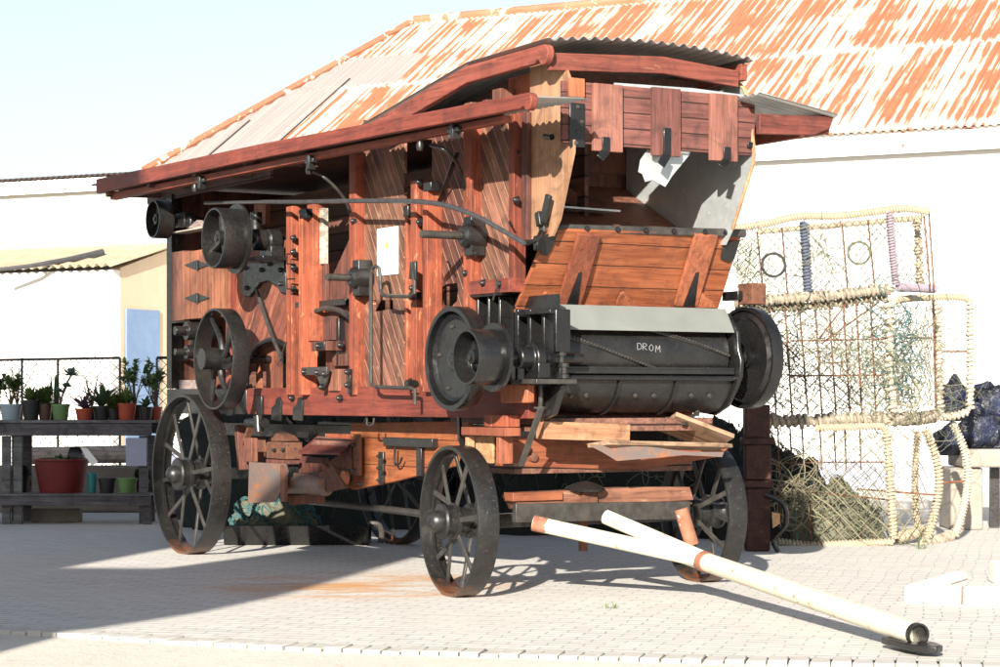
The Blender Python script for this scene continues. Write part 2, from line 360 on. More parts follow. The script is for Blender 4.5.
# ------------------------------------------------------------------ long white building
BD = Vector((-0.894, 0.447, 0)); BD.normalize()         # along the wall, going left in the picture
BN = Vector((0.447, 0.894, 0)).normalized()            # into the building
BO = Vector((0, 34, 0))
def wall_t(px):
    r = (px - CX) / FPX; return (BO.x - r * BO.y) / (r * BD.y - BD.x)
C0 = BO + BD * wall_t(145); EZ = 5.23; RISE = 3.29; RUN = 5.59; ALPHA = 2.215
bld = empty('farm_building', C0, math.atan2(-BD.y, -BD.x))      # local x runs to the right along the wall, local y into the building
tag(bld, 'long low white building with a rusty red and white corrugated iron hip roof', 'building')
def white_wall_mat():
    t = NT('white_render'); n1 = t.noise(t.tc, 0.8, 6, 0.6); n2 = t.noise(t.tc, 12, 5, 0.6)
    col = t.ramp(n1, [(0.3, (0.56, 0.55, 0.53)), (0.75, (0.52, 0.505, 0.48))])
    t.bump(n2, 0.2, 0.01); return t.out(col, 0.85, 0, 0.2)
M['white_wall'] = white_wall_mat()
M['blue_grey_shade'] = paint('blue_grey_shade_paint', (0.34, 0.35, 0.45), (0.28, 0.29, 0.38), 3, 0.8)  # painted shade tone for the wall foot; plain colour on step and board
M['cream'] = paint('cream_render', (0.50, 0.39, 0.28), (0.45, 0.35, 0.25), 2, 0.85)
M['blue_door'] = paint('blue_paint', (0.11, 0.18, 0.31), (0.15, 0.23, 0.37), 3, 0.6, chip=(0.4, 0.42, 0.5), chip_lo=0.70)
def fascia_mat():
    t = NT('peeling_fascia'); n = t.noise(t.vm('MULTIPLY', t.tc, (1.2, 1, 4)), 1.6, 6, 0.7)
    col = t.mix(t.step(n, 0.58, 0.61), (0.78, 0.76, 0.72), (0.36, 0.09, 0.05)); return t.out(col, 0.8)
M['fascia'] = fascia_mat()
LEN = 24.0; LEFT = -16.0; DEP = 2 * RUN
b = MB(); b.box((0, 0.18, 0), (LEN, 0.45, EZ - 0.05)); b.box((0.0, DEP - 0.3, 0), (LEN, DEP, EZ - 0.05)); b.box((LEN - 0.3, 0.455, 0), (LEN - 0.003, DEP - 0.305, EZ - 0.055)); b.box((-.27, 0.455, 0), (-0.003, DEP - 0.305, EZ - 0.055))
b.build('wall', 'white_wall', bld)
b = MB(); b.box((LEFT, 0.19, 0), (-0.003, 0.44, EZ - 0.09)); b.box((LEFT, 3.7, 0), (-0.3, 4.0, EZ - 0.08)); b.box((LEFT, 0.443, 0), (LEFT + .3, 3.697, EZ - 0.1)); b.build('wall', 'white_wall', bld)
b = MB(); b.box((LEFT, 0.13, 0), (LEN, 0.176, 0.42)); b.build('blue_grey_shade', 'blue_grey_shade', bld)  # added strip, stands in for the shade along the foot of the wall
b = MB(); b.box((0.0, 0.02, EZ - 0.36), (LEN, 0.06, EZ - 0.03)); b.build('fascia', 'fascia', bld, bevel=0.004)
b = MB(); b.box((LEFT, 0.04, EZ - 0.27), (-0.004, 0.08, EZ - 0.035)); b.build('fascia', 'fascia', bld, bevel=0.004)
b = MB(); b.box((0.0, 0.063, EZ - 0.345), (LEN, 0.177, EZ - 0.32)); b.build('soffit', 'white_wall', bld)
def rust_roof_mat():
    t = NT('rusty_painted_corrugated_roof')
    # local frame: x along the eave, slope coordinate from y
    sp = t.n.new('ShaderNodeSeparateXYZ'); t.l.new(t.tc, sp.inputs[0]); x, y = sp.outputs[0], sp.outputs[1]
    sheet = t.math('FLOOR', t.math('DIVIDE', x, 0.61)); row = t.math('FLOOR', t.math('DIVIDE', t.math('ADD', y, 0.0), 2.75))
    rnd_ = t.white(t.math('ADD', t.math('MULTIPLY', sheet, 3.17), t.math('MULTIPLY', row, 17.3)))
    cor = t.math('ADD', t.math('MULTIPLY', t.math('COSINE', t.math('MULTIPLY', x, 2 * math.pi / 0.15)), 0.06), 0.0)
    vec = t.comb(t.math('MULTIPLY', x, 11.0), t.math('ADD', t.math('MULTIPLY', y, 0.30), t.math('MULTIPLY', row, 9.1)), 0.0)
    s1 = t.noise(vec, 1.0, 6, 0.62, 0.2)
    s2 = t.noise(t.comb(t.math('MULTIPLY', x, 26.0), t.math('MULTIPLY', y, 1.1), 4.0), 1.0, 4, 0.6)
    s3 = t.noise(t.vm('MULTIPLY', t.tc, (0.7, 0.9, 0)), 1.6, 3, 0.5)
    f = t.math('ADD', t.math('ADD', t.math('MULTIPLY', s1, 0.75), t.math('MULTIPLY', s2, 0.45)), t.math('MULTIPLY', t.math('SUBTRACT', rnd_, 0.5), 0.12))
    f = t.math('ADD', f, t.math('MULTIPLY', t.math('SUBTRACT', s3, 0.5), 0.4)); f = t.math('ADD', f, cor)
    # paint survives near the laps
    fr = t.math('FRACT', t.math('DIVIDE', t.math('ADD', y, 0.0), 2.75)); lap = t.ramp(fr, [(0.0, 1.0), (0.10, 0.0), (0.93, 0.0), (1.0, 0.35)])
    blot = t.noise(t.comb(t.math('MULTIPLY', x, 2.5), t.math('MULTIPLY', y, 2.5), 1.0), 1.0, 5, 0.7)
    f = t.math('SUBTRACT', f, t.math('MULTIPLY', lap, t.math('MULTIPLY', blot, 0.30)))
    m = t.step(f, 0.54, 0.61)
    rust = t.mix(t.noise(t.tc, 3, 5, 0.6), (0.25, 0.080, 0.038), (0.38, 0.15, 0.082))
    white = t.mix(t.noise(t.tc, 2, 4, 0.6), (0.52, 0.49, 0.43), (0.46, 0.38, 0.29))
    col = t.mix(m, white, rust)
    # newer grey sheets at the left end
    gx = t.step(t.math('SUBTRACT', 2.2, x), 0.0, 0.01)
    ym = t.math('MULTIPLY', t.step(t.math('SUBTRACT', 2.9, y), 0.0, 0.01), gx)
    gx2 = t.math('MULTIPLY', t.step(t.math('SUBTRACT', 3.3, x), 0.0, 0.01), t.step(t.math('MULTIPLY', t.math('SUBTRACT', y, 2.9), t.math('SUBTRACT', 4.1, y)), 0.0, 0.01))
    gm = t.math('MAXIMUM', ym, gx2)
    grey = t.ramp(t.noise(vec, 1.0, 5, 0.6), [(0.35, (0.23, 0.205, 0.20)), (0.6, (0.29, 0.26, 0.245)), (0.8, (0.34, 0.23, 0.18))])
    col = t.mix(gm, col, grey)
    return t.out(col, 0.6, 0.0, 0.3)
M['rust_roof'] = rust_roof_mat()
M['cap'] = paint('rusty_ridge_cap', (0.27, 0.095, 0.05), (0.38, 0.17, 0.10), 1.2, 0.7, chip=(0.72, 0.66, 0.55), chip_lo=0.54)
M['dark_edge'] = paint('dark_sheet_edge', (0.05, 0.04, 0.04), (0.1, 0.07, 0.06), 5, 0.7)
# front slope: columns of corrugation clipped by the hip line
b = MB(); pitch = 0.12; nper = 6; n = int(LEN / pitch * nper); sl = math.atan2(RISE, RUN); rows = 4
nx, nz = -math.sin(sl), math.cos(sl); vs_ = []; fs = []
for i in range(n + 1):
    x = i / n * LEN; lim = min(x * RUN / ALPHA, RUN); hgt = 0.014 * math.cos(2 * math.pi * x / pitch)
    for j in range(rows + 1):
        y = -0.06 + (lim + 0.06) * j / rows
        step_ = 0.012 * (j < 2)
        vs_.append((x, y + nx * hgt, EZ + max(y, -0.06) * RISE / RUN + nz * (hgt + 0.0)))
m_ = rows + 1
fs = [(i*m_+j, (i+1)*m_+j, (i+1)*m_+j+1, i*m_+j+1) for i in range(n) for j in range(rows)]
b.add(vs_, fs); rf = b.build('roof', 'rust_roof', bld, sol=0.004, ang=60)
b = MB(); b.add([(0, 0, EZ), (ALPHA, RUN, EZ + RISE), (0, DEP, EZ)], [(0, 1, 2)]); b.add([(0, DEP, EZ), (ALPHA, RUN, EZ + RISE), (LEN, RUN, EZ + RISE), (LEN, DEP, EZ)], [(0, 1, 2, 3)])
b.add([(LEN, 0, EZ), (LEN, RUN, EZ + RISE), (LEN, DEP, EZ)], [(0, 1, 2)])
b.build('roof', 'rust_roof', bld, sol=0.004)
b = MB(); b.tube([(0, -0.03, EZ + 0.03), (ALPHA, RUN, EZ + RISE + 0.03)], 0.07, 8); b.build('hip_cap', 'cap', bld)
b = MB(); b.tube([(ALPHA - 0.05, RUN, EZ + RISE + 0.03), (LEN, RUN, EZ + RISE + 0.03)], 0.09, 8); b.build('ridge_cap', 'cap', bld)
# dark lap seams on the grey sheets
b = MB()
for (xs, y0, y1) in ((1.0, 0.0, 1.75), (2.2, 0.1, 3.2)):
    k = RISE / RUN; MB().bar((xs, y0, EZ + y0*k + 0.017), (xs, y1, EZ + y1*k + 0.017), 0.022, 0.006, (0, -0.6, 0.8)).build('sheet_seam', 'dark_edge', bld)
# flat left wing roof edge
corrugated('wing_roof', 'dark_edge', bld, (LEFT, -0.03, EZ - 0.0), (1, 0, 0), -LEFT - 0.01, (0, 4.0, 0.25), 0.12, 0.02, 6, 1, 0.006)
# eave zigzag edge shadow comes from the geometry; wall air vent
v = MB(); vt = MB()
wx = (wall_t(145) - wall_t(752)); 
vz = H + (400 - 189) / FPX * 31.9
b = MB(); b.box((wx - 0.14, 0.158, vz - 0.10), (wx + 0.14, 0.177, vz + 0.10)); vent = b.build('air_vent', 'white_wall', bld)
b = MB()
for i in range(6):
    for j in range(7): b.box((wx - 0.105 + i*0.038, 0.150, vz - 0.085 + j*0.026), (wx - 0.087 + i*0.038, 0.1575, vz - 0.073 + j*0.026))
b.build('vent_hole', 'dark_edge', vent)

# ------------------------------------------------------------------ lean-to
wt = wall_t(145) - wall_t(168)          # local x of its back corner on the building's wall
lt = empty('lean_to_shed', C0 + (-BD) * 0 + (-BD) * wt, math.atan2(-BD.y, -BD.x))
tag(lt, 'white and cream lean-to shed with an ochre corrugated roof at the left', 'shed')
SDP = 1.75; zt, zf = 3.98, 3.52
b = MB(); b.box((-9, -SDP + 0.02 + 0.18, 0), (-0.003, -SDP + 0.22 + 0.18, zf - 0.07)); b.build('front_wall', 'white_wall', lt)
b = MB(); b.prism([(-0.2, 0.12, 0), (-0.2, -SDP + 0.403, 0), (-0.2, -SDP + 0.403, zf - 0.03), (-0.2, 0.12, zt - 0.07)], (0.2, 0, 0)); b.build('side_wall', 'cream', lt)
M['ochre'] = paint('ochre_corrugated_sheet', (0.32, 0.265, 0.18), (0.42, 0.36, 0.26), 3, 0.8, chip=(0.5, 0.45, 0.36), chip_lo=0.62)
corrugated('roof', 'ochre', lt, (-9, 0.10, zt), (1, 0, 0), 9.12, (0, -SDP - 0.10, zf - zt), 0.18, 0.035, 8, 1, 0.01)
b = MB(); b.box((0.003, -1.22, 0.45), (0.035, -0.28, 2.82)); dr = b.build('door', 'blue_door', lt, bevel=0.004); dr['label'] = 'blue painted door'
b = MB(); b.box((0.006, -1.30, 0.0), (0.30, -0.20, 0.44)); b.build('door_step', 'blue_grey_shade', lt)
def roofpt(px, py, off=0.07):
    k = (zt - zf) / (SDP + 0.10); o = lt.location; D = 36.0
    for _ in range(30):
        P = W(px, py, D); y = (P - o).dot(BN); zr = zt + (y - 0.10) * k + off; D += (P.z - zr) * (3.0)
    return W(px, py, D)
b = MB(); pts = [roofpt(-6, 270), roofpt(30, 266), roofpt(70, 259.5), roofpt(103, 253)]
b.tube(pts, [0.03, 0.035, 0.05, 0.075], 8); tag(b.build('plastic_pipe', 'cable'), 'thin black pipe lying on the ochre lean-to roof', 'pipe')

# ------------------------------------------------------------------ unseen house added as shade caster, outline shaped from the shadow at the left
PV = Vector((SD.y, -SD.x, 0))
def PA(p, al, z): return PV * p + SD * al + Vector((0, 0, z))
tn = math.tan(SUN_EL)
nb = empty('shade_caster_house', (0, 0, 0)); tag(nb, 'plain unseen house shape added outside the left edge to throw the long shadow', 'house')
AL = 1.5; dz = AL * tn
b = MB(); b.prism([PA(-4.84, AL, 0), PA(-6.7, AL, 0), PA(-6.7, AL, 5.62 - dz), PA(-5.95, AL, 5.66 - dz), PA(-5.5, AL, 6.5 - dz), PA(-4.36, AL, 6.75 - dz), PA(-4.5, AL, 6.3 - dz), PA(-4.84, AL, 5.85 - dz)], -SD * 5); b.build('wing', 'white_wall', nb)
b = MB(); b.prism([PA(-6.705, AL, 0), PA(-13, AL, 0), PA(-13, AL, 10.6 - dz), PA(-9.8, AL, 12.2 - dz), PA(-6.9, AL, 10.3 - dz), PA(-6.705, AL, 9.0 - dz)], -SD * 5); b.build('gable_block', 'white_wall', nb)

# ================================================================== THRESHING MACHINE
A = R(30.5); sA, cA = math.sin(A), math.cos(A); OM = G(470, 600)
tm = empty('threshing_machine', (OM.x, OM.y, 0.016), -(math.pi / 2 - A))
tag(tm, 'old red wooden threshing machine on four black iron wheels with pulleys', 'threshing machine')
def S(px, py, v):
    r = (px - CX) / FPX; x = (r * (OM.y + v * sA) - OM.x - v * cA) / (sA + r * cA); D = OM.y - x * cA + v * sA
    return Vector((x, v, H - (py - HY) / FPX * D - 0.016))
def F(px, py, x):
    r = (px - CX) / FPX; v = (r * (OM.y - x * cA) - OM.x - x * sA) / (cA - r * sA); D = OM.y - x * cA + v * sA
    return Vector((x, v, H - (py - HY) / FPX * D - 0.016))
def Zp(px, py, z):
    g = G(px, py, z + 0.016); dx, dy = g.x - OM.x, g.y - OM.y
    return Vector((dx * sA - dy * cA, dx * cA + dy * sA, z))
VB = 0.25; VR = 1.68          # planes of the left and right side boards
def spost(x0, x1, yt, yb, vf, vbk=VB + 0.03, mat='red_v', name='post', bevel=0.004, parent=None):
    xm, ym = (x0 + x1) / 2, (yt + yb) / 2
    vb_ = min(VB, vbk)
    for _ in range(8):      # the picture shows the outer face and, right of it, the depth of the post
        a = S(x0, ym, vf).x; c = S(x1, ym, vb_).x if vb_ > vf else S(x1, ym, vf).x
        if c - a > 0.45 * (S(x1, ym, vf).x - a): break
        vb_ = vf + (vb_ - vf) * 0.75
    else: c = S(x1, ym, vf).x
    zt_ = S(xm, yt, vf).z; zb = S(xm, yb, vf).z
    return MB().box((a, vf, zb), (c, vbk, zt_)).build(name, mat, parent or tm, bevel=bevel)
def spoly(pts, v, th=0.025, mat='diag', name='side_panel', bevel=0.0, parent=None):
    return MB().prism([S(x, y, v) for x, y in pts], (0, th, 0)).build(name, mat, parent or tm, bevel=bevel)
def bolt(px, py, v, r=0.022, parent=None):
    p = S(px, py, v); return MB().lathe([(0.0, -0.030), (r*0.55, -0.028), (r*0.9, -0.016), (r, 0.0), (r*1.25, 0.001), (r*1.25, 0.008)], p, (0, 1, 0), 10).build('bolt', 'iron_worn', parent or tm)

# ---- wheels
def make_wheel(Rw, wd, nsp, hubr):
    rim = MB().lathe([(Rw, -wd/2), (Rw + 0.002, -wd/2 + 0.008), (Rw + 0.002, wd/2 - 0.008), (Rw, wd/2), (Rw-0.022, wd/2), (Rw-0.026, 0.012), (Rw-0.052, 0.010), (Rw-0.052, -0.010), (Rw-0.026, -0.012), (Rw-0.022, -wd/2)], (0, 0, Rw), (0, 1, 0), 72, closed=True)
    w = rim.build('wheel', 'tread', None, bevel=0.0)
    hb = MB().lathe([(0.0, -0.215), (0.035, -0.210), (0.062, -0.19), (0.072, -0.16), (0.075, -0.135), (hubr, -0.13), (hubr+0.006, -0.115), (hubr, -0.10), (hubr*0.93, -0.085), (hubr*0.93, -0.05), (hubr*1.04, -0.045), (hubr*1.04, -0.02), (hubr*0.8, -0.01), (hubr*0.75, 0.06), (hubr*0.98, 0.065), (hubr*0.98, 0.11), (hubr*0.7, 0.12), (hubr*0.6, 0.2), (0, 0.2)], (0, 0, Rw), (0, 1, 0), 32)
    hb.build('hub', 'tread', w)
    for k in range(nsp):
        a = 2 * math.pi * k / nsp + 0.12; out = k % 2 == 0
        y0 = -0.032 if out else 0.088
        p0 = Vector((math.cos(a) * hubr * 0.85, y0, Rw + math.sin(a) * hubr * 0.85)); p1 = Vector((math.cos(a) * (Rw - 0.05), 0.0, Rw + math.sin(a) * (Rw - 0.05)))
        MB().bar(p0, p1, 0.036, 0.015, (0, 1, 0)).build('spoke', 'steel', w, bevel=0.003)
    return w
def place_wheel(w, x, y, rz, z=0.0, spin=0.0):
    w.parent = tm; w.location = (x, y, z); w.rotation_euler = (0, 0, rz); return w
fw = make_wheel(0.492, 0.145, 12, 0.115)
place_wheel(fw, -0.12, -0.02, R(-6))
f2 = copy_tree(fw, tm); place_wheel(f2, -0.25, 2.04, R(-6) + math.pi)
rw = make_wheel(0.665, 0.165, 12, 0.13)
place_wheel(rw, -4.66, -0.03, 0)
r2 = copy_tree(rw, tm); place_wheel(r2, -4.9, 2.05, math.pi)

# ---- frame: sills, posts, panels
MB().box((-5.75, VB-0.06, 1.165), (-4.02, VB+0.07, 1.38)).build('sill', 'iron_worn', tm, bevel=0.006)
MB().box((-4.015, VB-0.06, 1.165), (0.42, VB+0.07, 1.38)).build('sill', 'red_h', tm, bevel=0.006)
MB().box((-5.75, VR-0.07, 1.165), (0.05, VR+0.06, 1.38)).build('sill', 'red_h', tm, bevel=0.006)
for x in (-5.7, -3.9, -2.0, -0.1): MB().box((x-0.05, VB+0.075, 1.18), (x+0.05, VR-0.075, 1.33)).build('cross_beam', 'brown', tm, bevel=0.004)
# far side, rear, floor and inner partitions
MB().box((-5.72, VR, 1.385), (0.10, VR+0.03, 3.1)).build('side_panel', 'diag', tm)
for x in (-5.7, -4.3, -2.9, -1.5, -0.1): MB().box((x-0.05, VR+0.032, 1.385), (x+0.05, VR+0.10, 3.1)).build('post', 'red_v', tm, bevel=0.004)
MB().box((-5.75, VB+0.04, 1.39), (-5.71, VR-0.003, 3.15)).build('rear_panel', 'brown_v', tm)
MB().box((-5.70, VB+0.05, 1.335), (-0.0, VR-0.01, 1.375)).build('floor', 'brown', tm)
MB().box((-5.70, 0.95, 1.38), (-0.1, 0.98, 3.05)).build('inner_partition', 'brown', tm)
MB().box((-0.72, 0.33, 1.72), (-0.69, VR-0.005, 3.16)).build('inner_partition', 'brown_v', tm)
# panels
sp = [((363, 120), (404, 120), (404, 394), (363, 394))]
# panel A with the slot behind the handle
yt = 120
spoly([(363, yt), (404, yt), (404, 300), (363, 300)], VB, name='side_panel')
spoly([(363, 300), (373, 300), (373, 312), (393, 309), (393, 300), (404, 300), (404, 394), (363, 394)], VB, name='side_panel')
spoly([(432, 110), (463, 108), (463, 284), (457, 283), (447, 284), (441, 288), (440, 297), (432, 297)], VB, name='side_panel')
spoly([(432, 297), (440, 297), (441, 304), (446, 308), (452, 306), (457, 301), (458, 290), (457, 283), (463, 284), (463, 392), (432, 393)], VB, name='side_panel')
spoly([(479, 105), (511, 102), (511, 280), (479, 280)], VB, name='side_panel')
# rear diag panel with the arched belt guard opening
arch = [(246, 394), (247, 372), (250, 358), (256, 348), (264, 342), (272, 340), (280, 342), (286, 346)]
spoly([(231, 246), (286, 240), (286, 346)] + arch[::-1][1:] + [(231, 394)], VB, mat='diag2', name='side_panel')
MB().tube([S(x, y, VB-0.03) for x, y in spline([(x, y, 0) for x, y in arch], 4) and [(p.x, p.y) for p in spline([(x, y, 0) for x, y in arch], 4)]], 0.022, 8).build('arch_guard', 'iron_worn', tm)
MB().box(S(256, 345, VB+0.1), S(263, 394, VB+0.12)).build('inner_board', 'door_wood', tm)
MB().box(S(266, 347, VB+0.08), S(283, 396, VB+0.1)).build('inner_board', 'door_wood', tm)
# rear box door with hinges
a = S(171, 318, VB-0.10); c = S(229, 250, VB-0.10)
MB().box((a.x, VB-0.10, S(200, 319, VB-.1).z), (S(184, 280, VB-.1).x, VB+0.03, S(200, 248, VB-.1).z)).build('door_frame', 'brown_v', tm, bevel=0.004)
dd = MB().box((S(184.5, 280, VB-.1).x, VB-0.115, S(200, 318.5, VB-.1).z), (S(225, 280, VB-.1).x, VB+0.03, S(200, 250, VB-.1).z)).build('rear_door', 'door_wood', tm, bevel=0.004)
for (hx, hy) in ((197, 265), (197, 298)):
    q = [S(hx-12, hy, VB-.118), S(hx-2, hy-4, VB-.118), S(hx, hy-4.5, VB-.118), S(hx+2, hy-4, VB-.118), S(hx+13, hy, VB-.118), S(hx+2, hy+4, VB-.118), S(hx, hy+4.5, VB-.118), S(hx-2, hy+4, VB-.118)]
    h_ = MB().prism(q, (0, -0.008, 0)).tube([S(hx, hy-5, VB-.13), S(hx, hy+5, VB-.13)], 0.012, 8).build('hinge', 'iron', dd)
spost(225.5, 235, 248, 394, VB-0.06)
MB().box((-5.78, VB-0.05, 1.385), (-5.66, VB+0.05, 3.1)).build('corner_post', 'iron_worn', tm, bevel=0.004)
spost(171, 196, 320, 322.5, VB-0.06, mat='iron', name='shelf')
# posts with straps
spost(286, 296, 206, 395, VB-0.09); spost(298.5, 305, 210, 395, VB-0.13, VB+.0); spost(307, 316.5, 204, 341, VB-0.08)
spost(318, 325, 208, 264, VB-0.02, mat='grey_wood', name='rough_board')
spost(349, 362.5, 140, 395, VB-0.08)
spost(404.5, 409, 205, 393, VB-0.03); spost(410.5, 421, 180, 393, VB-0.09); spost(422.5, 432, 190, 392, VB-0.12, VB+.0)
spost(463, 478.5, 118, 330, VB-0.08)
spost(508.5, 520, 108, 282, VB-0.06); spost(521.5, 531, 112, 240, VB-0.03, mat='brown_v', name='trim_board')
spost(469, 522, 279, 293, VB-0.10, name='rail', mat='red_h')
# wall area between post 1 and post 3
spoly([(326, 290), (349, 240), (349, 394), (326, 394)], VB+0.03, mat='brown_v', name='side_panel')
spost(317.5, 326, 264, 305, VB+0.0, mat='brown_v', name='side_panel')
MB().box(S(296, 394, VB+0.22), S(349, 260, VB+0.25)).build('inner_board', 'brown_v', tm)
spost(319, 349, 299.5, 306, VB-0.03, name='iron_strap', mat='iron_worn')
MB().tube([S(x, y, VB-0.05) for x, y in ((312, 318), (316, 311), (324, 308), (333, 308.5), (341, 311), (349, 317))], 0.020, 8).build('curved_guard', 'steel', tm)
spost(323, 337.5, 316, 340, VB-0.06, mat='brown_v', name='wood_block'); spost(311, 338, 341, 350.5, VB-0.13, mat='brown_v', name='wood_block')
spost(316, 325, 342, 350, VB-0.138, VB-0.131, mat='iron', name='bracket'); spost(336, 341, 318, 366, VB-0.02, mat='iron', name='iron_strap')
spost(332, 349, 354, 366, VB-0.02, mat='brown_v', name='wood_block'); spost(328, 348, 369, 391, VB-0.08, mat='brown_v', name='wood_block')
spost(301, 328.5, 367, 375, VB-0.14, VB-0.125, mat='steel', name='bracket')
MB().prism([S(x, y, VB-0.125) for x, y in ((314, 369), (329, 369), (327, 380), (322.5, 391), (318, 380))], (0, 0.012, 0)).build('triangle_plate', 'steel', tm, bevel=0.002)
spost(347.5, 350, 369, 394, VB-0.10, mat='iron', name='iron_strap')
MB().box(S(301, 394, VB+0.10), S(316, 350, VB+0.13)).build('inner_board', 'door_wood', tm)
for (x, y, v) in ((294, 238, -.09), (294, 252, -.09), (294, 267, -.09), (294, 289, -.09), (358, 282, -.08), (358, 295, -.08), (354, 221, -.08), (420, 222, -.09), (420, 180+2, -.09), (475, 240, -.08), (475, 253, -.08), (466, 273, -.08), (305, 372, -.14), (318, 372.5, -.135), (325, 374, -.135), (322, 387, -.135), (348, 372, -.11), (348, 385, -.11), (341, 345, -.02), (319, 346, -.14), (517, 200, -.06), (413, 288, -.10), (410, 382, -.10), (292, 398, -.075), (340, 398, -.075), (500, 284, -.10), (484, 283, -.10)):
    bolt(x, y, VB + v)
# iron strap-hooks on the sill
for hx in (277, 298.5):
    MB().prism([S(x, y, VB-.075) for x, y in ((hx-6, 420), (hx-6, 408), (hx-2, 404), (hx-1, 398), (hx+2, 397), (hx+4, 401), (hx+3.5, 421))], (0, 0.013, 0)).build('strap_hook', 'iron_worn', tm, bevel=0.003)
for hx in (226, 256): spost(hx, hx+8, 396, 416, VB-0.085, VB-0.062, mat='iron', name='strap_hook')
# eave rail under the roof beam, roof beam with scroll end
def beam_along(pts_top, height_px, v, th, mat, name, scroll=True):
    top = [S(x, y, v) for x, y in pts_top]; hs = height_px
    bot = [S(x, y + hs, v) for x, y in pts_top]
    e = top[-1]; eb = bot[-1]; hh = (e.z - eb.z)
    end = []
    if scroll:
        cx, cz = e.x, eb.z
        end = [Vector((e.x + 0.03*0, v, e.z)), Vector((e.x + hh*0.25, v, e.z - hh*0.12)), Vector((e.x + hh*0.42, v, e.z - hh*0.40)), Vector((e.x + hh*0.40, v, e.z - hh*0.75)), Vector((e.x + hh*0.18, v, e.z - hh*1.08)), Vector((e.x - hh*0.15, v, e.z - hh*1.22)), Vector((e.x - hh*0.45, v, e.z - hh*1.12)), Vector((e.x - hh*0.58, v, e.z - hh*0.92)), Vector((e.x - hh*0.75, v, e.z - hh*0.85)), Vector((e.x - hh*1.1, v, e.z - hh*1.0))]
        poly = top + end[1:] + bot[:-1][::-1]
    else: poly = top + bot[::-1]
    return MB().prism(poly, (0, th, 0)).build(name, mat, tm, bevel=0.006)
VE = -0.33
eb_ = beam_along([(96, 179), (262, 143.5), (400, 117), (528, 92.5)], 14.5, VE, 0.05, 'red_h', 'eave_beam')
beam_along([(110, 193), (262, 162.5), (380, 139), (502, 115)], 7, VE+0.10, 0.07, 'red_h', 'eave_rail', False)
# roof rafters
for x in (-6.0, -5.0, -4.0, -3.0, -2.0, -1.0, 0.0): MB().bar((x, VE+0.055, 3.105), (x, VB+0.1, 3.12), 0.06, 0.05).build('rafter', 'brown', tm, bevel=0.003)
ZE = S(400, 117, VE).z
corrugated('lower_roof', 'corr', tm, (-6.35, VE + 0.03, S(96, 179, VE).z - 0.035), (1, 0, -0.0165), 7.58, (0, 0.42, 0.02), 0.076, 0.010, 8)
corrugated('lower_roof', 'corr', tm, (-6.35, 2.16, S(96, 179, VE).z - 0.005), (1, 0, -0.012), 7.45, (0, -0.65, 0.10), 0.076, 0.010, 8)
MB().box((-6.3, 0.2, 3.17), (-0.6, 1.75, 3.20)).build('roof_deck', 'brown', tm)
MB().box((-6.3, 0.22, 3.06), (-3.6, 0.245, 3.165)).build('roof_deck', 'brown', tm)
MB().box((-6.3, 2.10, 3.04), (1.02, 2.15, 3.18)).build('eave_beam', 'red_h', tm, bevel=0.006)
q = [F(757, 141, 1.03), F(822, 132, 1.03), F(827, 118, 1.03), F(757, 127, 1.03)]
MB().prism([Vector((1.05, 1.55, 3.0)), Vector((1.05, 2.0, 3.02)), Vector((1.05, 2.13, 3.07)), Vector((1.05, 2.16, 3.15)), Vector((1.05, 1.55, 3.13))], (-0.04, 0, 0)).build('eave_end_board', 'red_shaded_w', tm, bevel=0.005)
k0_, k1_, k2_ = [S(x, y, 0.08) for x, y in ((360, 128.5), (466, 66), (544, 44))]
MB().prism([Vector((k0_.x + 0.5, 0.36, 3.16)), Vector((0.44, 0.36, 3.16)), Vector((0.44, 0.36, k2_.z - 0.08)), Vector((k1_.x, 0.36, k1_.z - 0.08))], (0, 0.03, 0)).build('upper_side_panel', 'brown', tm)
MB().prism([Vector((k0_.x + 0.5, 1.72, 3.16)), Vector((0.44, 1.72, 3.16)), Vector((0.44, 1.72, k2_.z - 0.08)), Vector((k1_.x, 1.72, k1_.z - 0.08))], (0, 0.03, 0)).build('upper_side_panel', 'brown', tm)
for (x0, x1, y0, y1) in ((464, 476, 102, 114), (476, 482, 104, 112), (482, 492, 99, 110), (492, 507, 88, 108)):
    spost(x0, x1, y0, y1, 0.18, 0.355, mat='brown_v', name='wood_block')
spost(508, 531, 76, 104, 0.30, 0.355, mat='red_v', name='upper_board')
up = [(360, 128.5), (466, 66), (544, 44)]
VU = 0.08
beam_along(up, 17, VU, 0.05, 'red_dry', 'upper_fascia')
VU2 = 1.60
ptsU = [S(x, y, VU) for x, y in up]
# mirrored fascia on the far side
poly = [Vector((p.x, VU2, p.z)) for p in ptsU] + [Vector((p.x, VU2, p.z - 0.11)) for p in reversed(ptsU)]
MB().prism(poly, (0, 0.05, 0)).build('upper_fascia', 'red_dry', tm, bevel=0.005)
ux, uz = ptsU[-1].x, ptsU[-1].z
camber = lambda s_, t_: 0.05 * (1 - (2*s_ - 1)**2)
k0, k1, k2 = ptsU
for (pa, pb) in ((k1, Vector((k2.x + 0.06, 0, k2.z + 0.01))), (k0, k1)):
    corrugated('upper_roof', 'corr', tm, (pb.x, VU + 0.0, pb.z + 0.012), (0, 1, 0), VU2 - VU + 0.06, (pa.x - pb.x, 0, pa.z - pb.z), 0.085, 0.012, 8, 4, sag=camber)
MB().prism([Vector((ux - 0.02, VU + 0.055, uz - 0.045)), Vector((ux - 0.02, 1.0, uz + 0.0)), Vector((ux - 0.02, VU2 - 0.003, uz - 0.045)), Vector((ux - 0.02, VU2 - 0.003, uz - 0.155)), Vector((ux - 0.02, 1.0, uz - 0.11)), Vector((ux - 0.02, VU + 0.055, uz - 0.155))], (-0.04, 0, 0)).build('front_roof_beam', 'red_shaded_w', tm, bevel=0.005)
